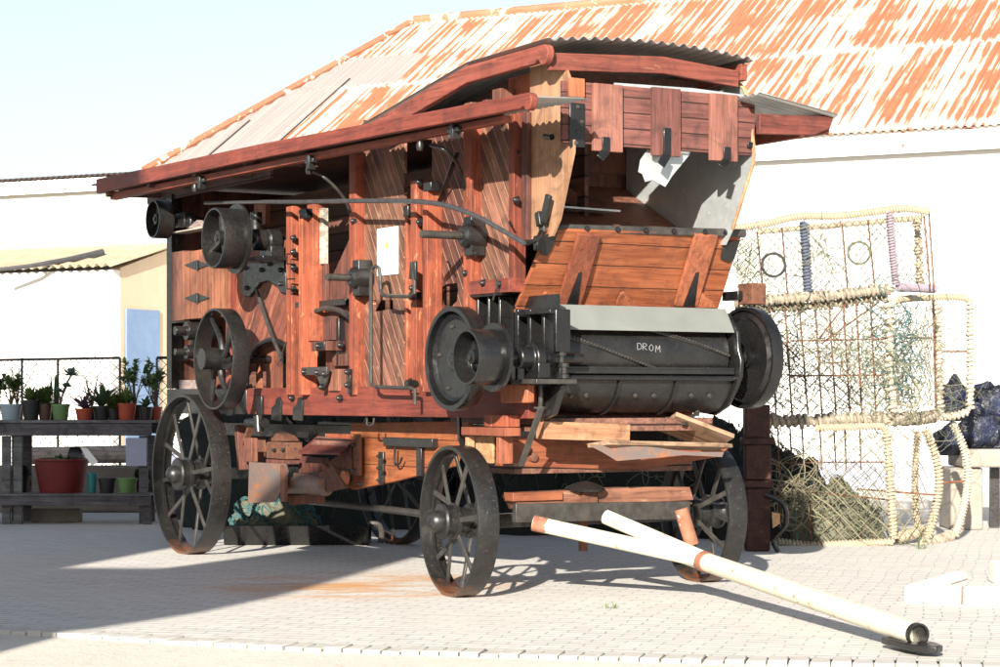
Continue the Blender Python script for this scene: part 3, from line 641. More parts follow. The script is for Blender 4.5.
MB().box((ux - 0.5, 0.36, uz - 0.24), (ux - 0.47, 1.72, uz - 0.06)).build('inner_head_board', 'brown', tm)
MB().prism([Vector((-0.7, 0.392, 3.30)), Vector((-0.7, 1.715, 3.30)), Vector((-0.7, 1.715, 2.9)), Vector((-0.7, 0.392, 2.9))], (0.03, 0, 0)).build('inner_board', 'brown_v', tm)
beam_along([(118, 187.5), (262, 157.5), (380, 133.5), (502, 110.5)], 7, -0.16, 0.02, 'brown', 'soffit_board', False)
# clips on the eave rail, braces, hooks
for (x, y) in ((202, 181), (311, 161), (455, 130)):
    p = S(x, y, VE + 0.09)
    MB().box(p + Vector((-0.07, -0.02, -0.015)), p + Vector((0.07, 0.02, 0.015))).box(p + Vector((-0.022, -0.03, -0.06)), p + Vector((0.022, 0.03, 0.04))).build('rail_clip', 'iron_worn', tm, bevel=0.004)
for (x, y) in ((195, 188), (309, 170), (420, 146)): 
    p = S(x, y, VE + 0.1); MB().lathe([(0, -0.03), (0.02, -0.03), (0.028, 0), (0.02, 0.03), (0, 0.03)], p, (0, 0, 1), 10).build('bolt', 'iron_worn', tm)
def srod(pts, r, mat='steel', name='iron_rod', n=6, parent=None):
    return MB().tube(spline([S(*p) for p in pts], n), r, 8).build(name, mat, parent or tm)
srod([(308, 170, -.16), (322, 176, -.1), (335, 187, 0), (345, 200, .1), (350, 212, .16)], 0.012, 'steel', 'roof_stay')
srod([(430, 145, -.16), (445, 150, -.1), (455, 160, 0), (461, 172, .1), (464, 188, .16)], 0.012, 'iron', 'roof_stay')
MB().bar(S(457, 153, .1), S(434, 217, .24), 0.008, 0.035, (0, 1, 0)).build('diagonal_strap', 'iron', tm)
srod([(262, 202, .02), (300, 202, .02), (345, 201, .02), (400, 201, .02), (432, 203, .02), (455, 208, .02), (478, 217, .02), (500, 229, .02), (524, 243, .03)], 0.017, 'cable', 'control_rod')
srod([(205, 203, .05), (262, 202, .02)], 0.014, 'cable', 'control_rod')
# bent handle rod
hp = [(415, 404), (415, 389.5), (411, 388), (376, 387), (371.5, 384), (371, 378), (371, 275), (372.5, 268), (376, 266), (379, 268), (380, 275), (380.5, 290), (383, 295), (388, 296), (411, 296.5), (414.5, 293), (414.5, 280), (413, 262)]
MB().tube([S(x, y, 0.06) for x, y in hp], 0.014, 8).build('bent_handle', 'steel', tm)
MB().prism([S(x, y, 0.05) for x, y in ((410, 262), (415, 261), (415.5, 280), (408.5, 279))], (0, 0.02, 0)).build('handle_socket', 'iron_worn', tm, bevel=0.003)
for (x, y) in ((414, 296), (410, 384)): MB().lathe([(0.03, -0.03), (0.03, 0.05)], S(x, y, 0.12), (0, 1, 0), 10).build('rod_eye', 'iron', tm)
# paper notice
n_ = MB().box(S(377.5, 276, VB-0.004), S(398, 226, VB-0.008)).build('paper_notice', 'paper', tm); n_['label'] = 'white paper notice'
MB().prism([S(x, y, VB-0.0095) for x, y in ((384, 246), (387, 240), (389, 245), (388, 247), (391, 248), (386, 249))], (0, 0.001, 0)).build('notice_emblem', 'mark', n_)
# iron caps on the strap boards, staples, oblong strap and small hooks
for (x0, x1, y0, y1, vv) in ((299, 307, 208, 219, -.135), (423, 432, 181, 192, -.125), (403, 409, 205, 217, -.04)):
    p0_, p1_ = S(x0, y1, VB + vv), S(x1, y0, VB + vv); MB().box(p0_, p1_ + Vector((-0.02, 0.07, 0))).build('post_cap', 'iron', tm, bevel=0.006)
for (xa, ya) in ((287, 254), (287, 279)):
    MB().tube([S(xa + 8, ya, VB-.10), S(xa, ya, VB-.16), S(xa, ya + 10, VB-.16), S(xa + 8, ya + 10, VB-.10)], 0.007, 6).build('staple', 'iron', tm)
MB().box(S(295, 308, VB-.10), S(300, 302, VB-.094)).build('square_washer', 'iron', tm)
for (xa, ya) in ((509, 222), (517, 151), (447, 262), (410, 379)): MB().tube([S(xa, ya, VB-.06), S(xa + 1, ya, VB-.12), S(xa + 3, ya + 4, VB-.12)], 0.008, 6).build('small_hook', 'iron', tm)
MB().tube([S(495, 276, VB-.1), S(498, 285, VB-.14), S(493, 300, VB-.12)], 0.008, 6).build('wire', 'steel', tm)
# stub shafts with bearings
for (xa, xb, y, bx0, bx1, v0) in ((421, 452, 234, 448, 464, -0.12), (327, 342, 277, 336, 349, 0.0)):
    MB().tube([S(xa, y, v0 - 0.10), S(xa, y, v0 - 0.10) + Vector((0, VB - v0 + 0.12, 0))], 0.026, 12).build('stub_shaft', 'steel', tm)
    c_ = S(xa, y, v0 - 0.10) + Vector((0, VB - v0, 0)); 
    MB().lathe([(0.05, -0.07), (0.075, -0.05), (0.085, 0.0), (0.085, 0.09)], c_, (0, 1, 0), 16).box(c_ + Vector((-0.05, -0.02, -0.13)), c_ + Vector((0.05, 0.09, 0.13))).build('bearing', 'iron_worn', tm, bevel=0.005)
# chip of white paint splash
# ---- pulleys
def pulley(center, r, w, nspoke=5, flange=None, hub=0.05, mat='iron_worn', curved=False, solid=False, dish=0.0, label=None, thick=0.014, spw=0.03):
    """axis along local y; centre of the outer face"""
    c_ = Vector(center)
    pr = [(r, 0), (r + 0.002, 0.006), (r + 0.002, w - 0.006), (r, w), (r - thick, w), (r - thick, 0)]
    p = MB().lathe([(a_, t_) for a_, t_ in pr], (0, 0, 0), (0, 1, 0), 56, closed=True).build('pulley', mat, tm)
    p.location = c_
    if label: p['label'] = label
    if flange: MB().lathe([(flange, w - 0.012), (flange, w + 0.012), (r - thick, w + 0.012), (r - thick, w - 0.012)], (0, 0, 0), (0, 1, 0), 56, closed=True).build('flange', mat, p)
    MB().lathe([(0.0, w*0.15 - 0.01), (hub*0.45, w*0.15 - 0.01), (hub*0.45, w*0.15), (hub, w*0.18), (hub, w*0.85), (0, w*0.85)], (0, 0, 0), (0, 1, 0), 20).build('hub', mat, p)
    if solid:
        MB().lathe([(hub*0.9, w*0.5), (r*0.45, w*0.5 + dish), (r*0.75, w*0.5 + dish), (r*0.82, w*0.5 + dish - 0.02), (r-thick*0.5, w*0.5 + dish*0.4), (r-thick*0.5, w*0.5 + dish*0.4 + 0.012), (r*0.8, w*0.5+dish+0.012), (hub*0.9, w*0.5 + 0.012)], (0, 0, 0), (0, 1, 0), 56, closed=True).build('web', mat, p)
    else:
        for k in range(nspoke):
            a0 = 2*math.pi*k/nspoke + 0.3
            pts = []
            for i in range(9):
                t_ = i / 8; rr_ = hub*0.8 + (r - thick*0.5 - hub*0.8) * t_; aa = a0 + (0.75 * math.sin(t_ * math.pi * 0.5) if curved else 0)
                pts.append(Vector((math.cos(aa)*rr_, w*0.5, math.sin(aa)*rr_)))
            m_b = MB()
            for i in range(8):
                m_b.bar(pts[i], pts[i+1], spw*1.0, spw*0.55, (0, 1, 0))
            m_b2 = MB().tube(pts, [spw*0.55*(1.15 - 0.35*i/8) for i in range(9)], 8)
            m_b2.build('spoke', mat, p)
    return p
# P2 upper rear pulley with flange, shaft and bearing bracket
c2 = S(213, 238, -0.33); 
pulley(c2, 0.235, 0.20, 4, flange=0.275, hub=0.06, spw=0.06)
yB = VB - 0.02
MB().tube([c2 + Vector((0, 0.05, 0)), c2 + Vector((0, 0.70, 0))], 0.035, 12).build('shaft', 'iron', tm)
MB().lathe([(0.07, 0.33), (0.085, 0.34), (0.085, 0.44), (0.07, 0.45), (0.09, 0.46), (0.09, 0.56), (0.06, 0.57)], c2, (0, 1, 0), 18).box(c2 + Vector((-0.1, 0.44, -0.14)), c2 + Vector((0.12, 0.56, -0.05))).build('bearing', 'iron_worn', tm, bevel=0.006)
MB().box(c2 + Vector((-0.15, 0.28, -0.175)), c2 + Vector((0.32, 0.58, -0.145))).build('bearing_shelf', 'iron', tm, bevel=0.004)
pl_ = [S(x, y, VB-0.03) for x, y in ((237, 262), (284, 256), (286, 294), (280, 292), (276, 286), (268, 281), (260, 283), (254, 291), (249, 297), (242, 296), (238, 288), (236, 275))]
MB().prism(pl_, (0, 0.028, 0)).build('bearing_bracket', 'iron', tm, bevel=0.008)
for (x, y) in ((246, 268), (262, 270), (270, 264), (281, 270), (281, 284), (247, 288)): bolt(x, y, VB-0.03, 0.02)
srod([(256, 288, .2), (268, 325, .17), (282, 360, .15)], 0.016, 'steel', 'iron_rod')
MB().tube([S(282, 360, .15), S(281, 366, .15), S(278, 365, .15), S(286, 342, .15)], 0.006, 6).build('wire_hook', 'steel', tm)
MB().box(S(254, 226, VB+0.1), S(270, 200, VB+0.14)).build('wood_block', 'door_wood', tm); MB().lathe([(0.05, 0), (0.05, 0.16)], S(256, 232, VB), (0, 0, 1), 14).build('oil_cup', 'iron', tm)
# bracket shelf and small pulley at the rear corner
c1 = S(152.5, 219, -0.05)
pulley(c1, 0.165, 0.14, 4, hub=0.045, spw=0.04)
MB().tube([c1 + Vector((0, 0.05, 0)), c1 + Vector((0, 0.75, 0))], 0.028, 12).build('shaft', 'iron', tm)
MB().box(S(172, 232, 0.12), S(203, 228, 0.12) + Vector((0, 0.14, 0))).build('bracket_shelf', 'grey_wood', tm, bevel=0.004)
MB().box(S(175, 228, 0.14), S(184, 212, 0.14) + Vector((0, 0.1, 0))).box(S(186, 228, 0.15), S(190, 216, 0.15) + Vector((0, 0.1, 0))).build('bearing', 'iron_worn', tm, bevel=0.01)
MB().prism([S(x, y, .15) for x, y in ((188, 228), (201, 228), (197, 220))], (0, 0.08, 0)).build('wedge_block', 'grey_wood', tm)
# P3 large curved-spoke flat pulley
c3 = S(213, 359, -0.17)
pulley(c3, 0.405, 0.14, 6, hub=0.085, curved=True, spw=0.042, thick=0.016)
MB().tube([c3 + Vector((0, 0.0, 0)), c3 + Vector((0, 0.75, 0))], 0.032, 12).build('shaft', 'iron', tm)
MB().lathe([(0.085, -0.10), (0.085, 0.03)], c3, (0, 1, 0), 20).build('hub_collar', 'iron_worn', tm)
# small gear, shafts low at the rear corner
for (x, y, r_) in ((188, 331, 0.08), (188, 352, 0.06)):
    c_ = S(x, y, .10); MB().lathe([(r_*0.5, -0.12), (r_*0.5, -0.02), (r_, -0.02), (r_, 0.1), (r_*0.6, 0.3)], c_, (0, 1, 0), 16).build('shaft_end', 'iron_worn', tm, bevel=0.003)
c4 = S(184, 336, 0.30); MB().lathe([(0.22, 0), (0.22, 0.03), (0.17, 0.03), (0.17, 0)], c4, (0, 1, 0), 32, closed=True).build('gear_ring', 'iron', tm)
MB().box(S(176, 395, VB+.02), S(188, 380, VB+.02)+Vector((0,.2,0))).build('wood_block', 'grey_wood', tm)
# P5 large dished disc, P6 flanged drum pulley, P7 right disc
c5 = S(449.5, 358.5, -0.17)
pulley(c5, 0.335, 0.11, solid=True, dish=-0.01, hub=0.07, mat='iron', thick=0.03)
c6 = S(466, 357, -0.37)
pulley(c6, 0.172, 0.20, 5, flange=0.215, hub=0.045, mat='iron', solid=True, dish=0.03)
MB().tube([c6 + Vector((0, 0.05, 0)), c6 + Vector((0, 0.85, 0))], 0.032, 12).build('shaft', 'iron', tm)
MB().tube([c5 + Vector((0, 0.05, 0)), c5 + Vector((0, 0.6, 0))], 0.032, 12).build('shaft', 'iron', tm)
VD0, VD1 = 0.36, 1.76                       # the drum runs between these
DC = Vector((c6.x - 0.16, 0, c6.z))        # drum axis
DRX, DRZ = c6.x, c6.z
c7 = Vector((c6.x, 1.98, c6.z))
c7 = S(742, 358, 1.95)
p7 = pulley(c7, 0.345, 0.09, solid=True, dish=-0.03, hub=0.07, mat='iron', thick=0.02)
MB().tube([c7 + Vector((0, -0.16, 0)), c7 + Vector((0, 0.05, 0))], 0.03, 12).build('shaft', 'steel', tm)
for k in range(5):
    for c_, r_ in ((c5, 0.21), (c7, 0.22)):
        a_ = k * 1.256 + 0.5; MB().lathe([(0, -0.006), (0.012, -0.005), (0.014, 0.01)], c_ + Vector((math.cos(a_)*r_, 0.035, math.sin(a_)*r_)), (0, 1, 0), 8).build('bolt', 'steel', tm)

# ---- feeder: plywood cheek, metal cheek, boards
def cheek(v, th, name, mat):
    pts = [S(x, y, 0.27) for x, y in ((532, 62), (551, 57), (560, 60), (567, 67), (571, 78), (572, 100), (575, 140), (575, 152), (561, 219), (554, 236), (532, 242))]
    return MB().prism([Vector((p.x, v, p.z)) for p in pts], (0, th, 0)).build(name, mat, tm)
cheek(0.255, 0.02, 'plywood_cheek', 'ply'); 
mt = [S(x, y, 0.27) for x, y in ((553, 57), (564, 61), (573, 70), (578, 82), (579, 100), (583, 140), (582, 150), (563, 219), (556, 236))]
MB().prism([Vector((-0.65, 1.655, 2.36))] + [Vector((-0.65, 1.655, mt[0].z))] + [Vector((p.x - 0.09, 1.655, p.z)) for p in mt], (0, 0.012, 0)).build('metal_cheek', 'galv', tm)
MB().tube([Vector((p.x - 0.09, 1.661, p.z)) for p in mt[1:-1]], 0.014, 6).build('cheek_edge', 'ply', tm)
# front board (swung-down top board) with cleats
TL, TR, BR_, BL_ = F(575, 84, 0.80), F(757, 108, 0.80), F(752, 160, 0.78), F(583, 150, 0.80)
bz0, bz1 = 2.885, 3.27
MB().box((0.80, 0.19, bz0), (0.83, 1.68, bz1)).build('front_board', 'board', tm, bevel=0.003)
def fb(px0, px1, py0, py1, x, th, mat, name, bevel=0.003):
    a_ = F(px0, (py0+py1)/2, x); c_ = F(px1, (py0+py1)/2, x); zt_ = F((px0+px1)/2, py0, x).z; zb = F((px0+px1)/2, py1, x).z
    return MB().box((x - th, a_.y, zb), (x, c_.y, zt_)).build(name, mat, tm, bevel=bevel)
fb(594, 623, 84, 151.5, 0.862, 0.030, 'board_v', 'cleat'); fb(653, 681, 88, 156, 0.862, 0.030, 'board_v', 'cleat'); fb(711, 738, 94, 161, 0.862, 0.030, 'board_v', 'cleat')
fb(570, 585, 103, 147, 0.845, 0.013, 'iron', 'corner_plate'); fb(570, 585, 78, 97, 0.86, 0.028, 'orange_c', 'corner_block')
for (x0, y0, y1, yh) in ((606, 137, 151, 158), (667, 128, 155, 165), (727, 147, 160, 167)):
    pa = F(x0, y0, 0.869); pb = F(x0, y1, 0.869); pc = F(x0-6, yh, 0.90)
    MB().bar(pa, pb, 0.012, 0.055, (0, 1, 0)).bar(pb, pc, 0.010, 0.055, (0, 1, 0)).build('strap_hook', 'iron', tm, bevel=0.002)
fb(748, 754, 142, 148, 0.845, 0.012, 'iron', 'latch')
for (x, y) in ((578, 107), (578, 132), (576, 143), (582, 122)):
    p = F(x, y, 0.846); MB().lathe([(0, 0.012), (0.010, 0.010), (0.016, 0)], p, (1, 0, 0), 8).build('bolt', 'steel', tm)
MB().tube([S(552, 137, 0.2), S(545, 136, 0.2)], 0.02, 8).build('iron_peg', 'iron', tm)
MB().prism([(0.797, 0.6, bz1-0.05), (0.797, 1.66, bz1-0.05), (0.797, 1.66, bz1+0.015), (0.797, 1.2, bz1+0.03), (0.797, 0.6, bz1+0.02)], (-0.015, 0, 0)).build('sheet_strip', 'galv', tm)
# torn galvanised sheet hanging under the board
tn_ = [(647, 150), (690, 154), (672, 176), (665, 187), (658, 183), (652, 180), (645, 182), (642, 174), (638, 172), (640, 160)]
MB().prism([F(x, y, 0.78) for x, y in tn_], (0.003, 0, 0)).build('torn_sheet', 'galv', tm)
# inner feed floor, sloping boards inside the mouth
q = [Vector((-0.68, 0.28, 2.80)), Vector((-0.68, 1.65, 2.80)), Vector((0.35, 1.65, 2.30)), Vector((0.35, 0.28, 2.30))]
MB().prism(q, (0, 0, -0.02)).build('feed_floor', 'brown_v', tm)
MB().prism([Vector((-0.45, 0.28, 2.85)), Vector((-0.45, 0.9, 2.85)), Vector((-0.3, 1.05, 2.66)), Vector((-0.3, 0.28, 2.66))], (0.01, 0, 0.01)).build('rust_flap', 'rust', tm)
MB().bar((-0.12, 0.3, 2.58), (-0.08, 1.15, 2.56), 0.25, 0.012).build('feed_plate', 'galv', tm)
MB().bar((-0.6, 0.6, 2.95), (-0.2, 1.0, 2.62), 0.08, 0.1).build('feed_strut', 'brown_v', tm)
# rail above the lower flap
ra, rb = S(541, 228, 0.22), S(744, 233.5, 1.83)
MB().bar(ra, rb, 0.06, 0.055).build('feed_rail', 'steel', tm, bevel=0.008)
for x in (556, 582, 612, 640, 668, 700, 722):
    t_ = (x - 541) / 203; p = ra.lerp(rb, t_) + Vector((0.035, 0, 0)); MB().lathe([(0.02, 0), (0.016, 0.012), (0, 0.016)], p, (1, 0, 0), 8).build('bolt', 'iron', tm)
MB().bar(S(543, 222, 0.2), S(549, 195, 0.2), 0.05, 0.03, (0, 1, 0)).bar(S(540, 226, 0.2), S(538, 212, 0.2), 0.05, 0.03, (0, 1, 0)).build('lever', 'iron_worn', tm, bevel=0.006)
# lower feeding flap
fTL, fTR, fBR, fBL = Vector((0.585, 0.25, 2.375)), Vector((0.585, 1.80, 2.395)), Vector((0.235, 1.80, 1.92)), Vector((0.235, 0.25, 1.885))
fBL = S(516, 309, 0.25); fTL = S(549, 230, 0.25); fTR = S(742, 234, 1.80); fBR = S(718, 309.5, 1.80)
nf = (fTR - fTL).cross(fBL - fTL).normalized()
if nf.x < 0: nf = -nf
MB().prism([fTL, fTR, fBR, fBL], nf * -0.028).build('feed_flap', 'orange', tm, bevel=0.003)
def onflap(px, py, off=0.0):
    best = None
    # bilinear search over the flap from picture position
    lo = [0.0, 1.0]
    u, w_ = 0.5, 0.5
    def proj(P):
        D = OM.y - P.x * cA + P.y * sA; X = OM.x + P.x * sA + P.y * cA; return (CX + FPX * X / D, HY - FPX * (P.z + 0.016 - H) / D)
    for _ in range(12):
        def pt(u, w_): return fTL.lerp(fTR, u).lerp(fBL.lerp(fBR, u), w_)
        x0, y0 = proj(pt(u, w_)); xu, yu = proj(pt(u + 1e-3, w_)); xw, yw = proj(pt(u, w_ + 1e-3))
        a11, a12, a21, a22 = (xu-x0)/1e-3, (xw-x0)/1e-3, (yu-y0)/1e-3, (yw-y0)/1e-3; det = a11*a22 - a12*a21
        ex, ey = px - x0, py - y0; u += (a22*ex - a12*ey)/det; w_ += (-a21*ex + a11*ey)/det
    return pt(u, w_) + nf * off
for xs in (0, 117):
    MB().prism([onflap(x + xs, y, 0.001) for x, y in ((577, 232.5), (599, 234), (579, 304), (556, 304))], nf * 0.026).build('cleat', 'orange_c', tm, bevel=0.003)
    MB().prism([onflap(x + xs, y, 0.029) for x, y in ((576.5, 270), (579.5, 269), (575, 303), (564, 303))], nf * 0.008).build('strap', 'iron', tm)
for xs in (0, 77, 155):
    MB().prism([onflap(x + xs, y, 0.001) for x, y in ((538, 306), (540, 298), (543, 292), (546, 291), (550, 296), (556, 299), (560, 306))], nf * 0.018).build('scroll_bracket', 'orange_c', tm, bevel=0.002)
for pts in (((540, 234), (557, 233), (553, 243), (547, 255), (541, 254), (538, 246)), ((729, 241), (739, 240), (734, 258), (728, 262), (720, 258), (722, 248))):
    MB().prism([onflap(x, y, 0.001) for x, y in pts], nf * 0.010).build('corner_iron', 'iron_worn', tm, bevel=0.002)
MB().bar(fBL + Vector((0.02, -0.01, -0.012)), fBR + Vector((0.02, 0.02, -0.012)), 0.07, 0.022).build('flap_sill', 'orange_c', tm, bevel=0.003)
srod([(524, 244, .1), (536, 240, .12), (541, 232, .2)], 0.016, 'iron', 'link_rod')
MB().box(S(533, 236, .18), S(537, 250, .18) + Vector((0, .05, 0))).build('lug', 'iron', tm, bevel=0.006)

# ---- drum housing
def xz(px, py, v=0.36): return S(px, py, v)
gp0 = S(563, 307, 0.42)
GX = gp0.x + 0.0
MB().prism([(0.40, VD0+0.04, 1.895), (0.40, VD1, 1.895), (0.50, VD1, 1.735), (0.50, VD0+0.04, 1.735)], (0.0, 0, 0.006)).build('cover_plate', 'grey_paint', tm, bevel=0.001)
DX, DZ, DR = 0.22, 1.585, 0.245
MB().lathe([(0.0, VD0+0.03), (DR, VD0+0.03), (DR, VD1-0.02), (0, VD1-0.02)], (DX, 0, DZ), (0, 1, 0), 48).build('drum', 'iron_worn', tm)
drm = [o for o in tm.children if o.name.startswith('drum')][-1]
for k in range(6):
    m_b = MB(); pts = []
    for i in range(25):
        t_ = i / 24; a_ = 2*math.pi*k/6 + 0.50 - t_ * 1.55; y_ = VD0 + 0.05 + t_ * (VD1 - VD0 - 0.09)
        pts.append(Vector((DX + math.cos(a_)*(DR+0.006), y_, DZ + math.sin(a_)*(DR+0.006))))
    m_b.tube(pts, 0.010, 6)
    for i in range(56):
        t_ = i / 55 * 24; j = min(int(t_), 23); p = pts[j].lerp(pts[j+1], t_ - j); d_ = (p - Vector((DX, p.y, DZ))).normalized()
        m_b.bar(p - Vector((0, 0.0, 0)) , p + d_ * 0.020, 0.014, 0.016, (0, 1, 0))
    m_b.build('rasp_bar', 'steel', drm)
# chalk letters on the drum
def drum_pt(px, py, off=0.004):
    r = (px - CX) / FPX; zz = -(py - HY) / FPX
    o = Vector((0, 0, H)); d = Vector((r, 1, zz))
    # into machine frame
    def tom(P): dx, dy = P.x - OM.x, P.y - OM.y; return Vector((dx*sA - dy*cA, dx*cA + dy*sA, P.z - 0.016))
    o2 = tom(o); d2 = tom(o + d) - o2
    a_ = d2.x**2 + d2.z**2; rr_ = DR + off; b_ = 2*((o2.x-DX)*d2.x + (o2.z-DZ)*d2.z); c_ = (o2.x-DX)**2 + (o2.z-DZ)**2 - rr_**2
    t_ = (-b_ - math.sqrt(max(b_*b_ - 4*a_*c_, 0))) / (2*a_); return o2 + d2*t_
let = {'D': [[(0,0),(0,1)],[(0,0),(.55,.05),(.9,.4),(.85,.8),(.3,1),(0,1)]], 'R': [[(0,0),(0,1)],[(0,0),(.7,.05),(.8,.35),(.1,.5),(.85,1)]], 'O': [[(.45,0),(.05,.3),(.05,.75),(.45,1),(.85,.75),(.85,.3),(.45,0)]], 'M': [[(0,1),(.12,0),(.5,.65),(.9,0),(1,1)]]}
m_b = MB()
for i, (ch, x0, y0) in enumerate((('D', 637.5, 343), ('R', 643, 343.5), ('O', 649.2, 344.5), ('M', 655.6, 345.5))):
    for st in let[ch]:
        pts = []
        for j in range(len(st)-1):
            for k in range(4): t_ = k/4; pts.append(((st[j][0]*(1-t_)+st[j+1][0]*t_), (st[j][1]*(1-t_)+st[j+1][1]*t_)))
        pts.append(st[-1])
        m_b.tube([drum_pt(x0 + u*4.6, y0 + w_*6.6) for u, w_ in pts], 0.0015, 5)
m_b.build('chalk_lettering', 'chalk', drm)
MB().box((0.44, VD0+0.03, 1.455), (0.50, VD1, 1.485)).box((0.485, VD0+0.03, 1.485), (0.50, VD1, 1.500)).build('angle_bar', 'iron_worn', tm, bevel=0.002)
MB().tube([(0.50, VD0+0.0, 1.428), (0.50, VD1+0.02, 1.428)], 0.018, 10).build('rod', 'iron', tm)
cc = [(DX + 0.26*math.cos(t_), DZ - 0.10 + 0.29*math.sin(t_)) for t_ in [R(a_) for a_ in range(-12, -150, -12)]]
poly = [Vector((x, VD0+0.02, z)) for x, z in cc] + [Vector((x*0.97 + DX*0.03, VD0+0.02, z + 0.012)) for x, z in reversed(cc)]
MB().prism(poly, (0, VD1 - VD0 - 0.02, 0)).build('concave_casing', 'iron_worn', tm, ang=30)
for y_ in (0.85, 1.30):
    MB().tube([Vector((x*1.02, y_, z - 0.004)) for x, z in cc], 0.010, 6).build('casing_band', 'iron', tm)
for y_ in (0.5, 0.62, 1.0, 1.15, 1.45, 1.6): 
    x, z = cc[2]; MB().lathe([(0.018, 0), (0.014, 0.016), (0, 0.018)], Vector((x, y_, z)), (0.8, 0, -0.6), 8).build('bolt', 'steel', tm)
# end castings
def casting(v, th, name='end_casting'):
    pts = [(0.40, 1.87), (0.52, 1.74), (0.53, 1.62), (0.56, 1.55), (0.55, 1.44), (0.50, 1.36), (0.40, 1.24), (0.25, 1.18), (0.05, 1.20), (-0.05, 1.38), (-0.05, 1.87)]
    return MB().prism([Vector((x, v, z)) for x, z in pts], (0, th, 0)).build(name, 'iron', tm, bevel=0.008)
casting(VD0 - 0.02, 0.035); casting(VD1 + 0.005, 0.035)
# vertical cast ribs between body and feeder (left side)
MB().box((-0.02, 0.33, 1.4), (0.02, 0.36, 1.87)).build('casting_wall', 'iron', tm)
MB().box(S(469, 362, 0.31), S(560, 294, 0.33)).build('casting_wall', 'iron', tm)
for (x0, x1) in ((476, 480), (487, 491), (498, 502), (515, 520), (527, 533), (541, 546), (553, 558)):
    spost(x0, x1, 296 if x0 < 510 else 309, 352, 0.20, 0.31, mat='iron', name='cast_rib', bevel=0.006)
spost(470, 512, 291, 296, 0.17, 0.31, mat='iron', name='cast_flange'); spost(517, 562, 310, 314, 0.16, 0.31, mat='iron', name='cast_flange')
p = S(518, 357, 0.0); MB().lathe([(0.045, -0.03), (0.07, -0.02), (0.07, 0.07), (0.095, 0.08), (0.095, 0.14), (0.06, 0.15), (0.06, 0.22)], (c6.x, 0.02, c6.z), (0, 1, 0), 20).box((c6.x-0.09, 0.10, c6.z-0.13), (c6.x+0.09, 0.19, c6.z-0.03)).build('bearing', 'iron', tm, bevel=0.006)
MB().box((c6.x-0.13, 0.03, c6.z-0.165), (c6.x+0.18, 0.33, c6.z-0.135)).build('bearing_shelf', 'steel', tm, bevel=0.005)
MB().prism([Vector((c6.x+0.12, 0.25, c6.z-0.17)), Vector((c6.x+0.0, 0.25, c6.z-0.36)), Vector((c6.x-0.15, 0.25, c6.z-0.40)), Vector((c6.x-0.2, 0.25, c6.z-0.17))], (0, 0.05, 0)).build('bearing_bracket', 'iron', tm, bevel=0.01)
for (dx, dz_) in ((0.13, 0.04), (0.13, -0.03), (0.1, 0.11)):
    MB().lathe([(0.022, -0.02), (0.022, 0.02), (0.034, 0.022), (0.034, 0.045), (0, 0.05)], (c6.x + dx, 0.26, c6.z - 0.12 + dz_), (0, 0, 1), 8).build('nut', 'iron_worn', tm)
srod([(540, 380, .2), (541, 395, .2), (540, 412, .2)], 0.016, 'steel', 'adjusting_screw'); MB().lathe([(0.045, 0), (0.045, 0.014)], S(540.5, 409, .2), (0, 0, 1), 8).build('nut', 'steel', tm)
srod([(695, 398, 1.6), (697, 410, 1.6), (697, 416, 1.6)], 0.016, 'steel', 'adjusting_screw')
MB().bar(S(698, 412, 1.6), S(683, 424, 1.4), 0.03, 0.012).build('crank_lever', 'steel', tm)
MB().bar(S(541, 408, .15), S(521, 466, .15), 0.012, 0.045, (0, 1, 0)).bar(S(522, 465, .15), S(508, 465, .2), 0.03, 0.012).build('spring_lever', 'steel', tm, bevel=0.003)
# right side bearing
MB().lathe([(0.09, -0.16), (0.09, -0.08), (0.06, -0.07), (0.06, 0)], c7, (0, 1, 0), 16).box(c7 + Vector((-0.07, -0.16, -0.14)), c7 + Vector((0.09, -0.09, -0.05))).build('bearing', 'iron', tm, bevel=0.005)
MB().box(S(738, 284, 1.9), S(752, 304, 1.9) + Vector((0, 0.12, 0))).build('lug', 'rust', tm, bevel=0.005)
MB().box(S(722, 292, 1.86), S(738, 300, 1.86) + Vector((0, 0.12, 0))).build('lug', 'iron', tm, bevel=0.005)

# ---- front timbers and underframe
MB().box((-0.05, 0.30, 1.08), (0.36, VR, 1.165)).build('under_board', 'brown', tm)
spost(450, 498, 397, 423, VB+0.02, VB+0.08, mat='brown', name='apron_board')
MB().box(S(500, 403, .1), S(527, 384, .1) + Vector((0, .06, 0))).build('orange_box_end', 'orange_c', tm, bevel=0.01)
fbm = MB().prism([F(x, y, 0.12) for x, y in ((500, 437), (560, 437), (640, 447), (730, 447), (718, 457), (640, 470), (500, 466))], (-0.09, 0, 0)).build('front_bolster', 'orange_y', tm, bevel=0.004)
spost(461, 521, 427.5, 436, 0.02, 0.14, mat='orange_c', name='support_block'); spost(465, 472, 436, 461, 0.05, 0.1, mat='pale_wood', name='support_block')
spost(472, 495, 436, 463, 0.12, 0.14, mat='pale_wood', name='support_block'); spost(496, 504, 436, 464, 0.04, 0.14, mat='orange_c', name='support_block')
spost(484, 520, 415, 427, 0.10, 0.2, mat='red_v', name='support_block')
p = F(533, 457, 0.125); MB().lathe([(0.035, 0), (0.03, 0.018), (0.0, 0.024)], p, (1, 0, 0), 12).build('bolt', 'rust', tm)
# long underframe beams in shade
MB().box((-5.4, 0.45, 0.98), (0.1, 0.55, 1.09)).build('underframe_beam', 'iron_worn', tm, bevel=0.004); MB().box((-5.4, 1.50, 0.98), (0.1, 1.60, 1.09)).build('underframe_beam', 'iron_worn', tm, bevel=0.004)
MB().box((-0.35, 0.28, 0.80), (0.10, 1.70, 0.90)).build('turntable_beam', 'brown', tm, bevel=0.004)
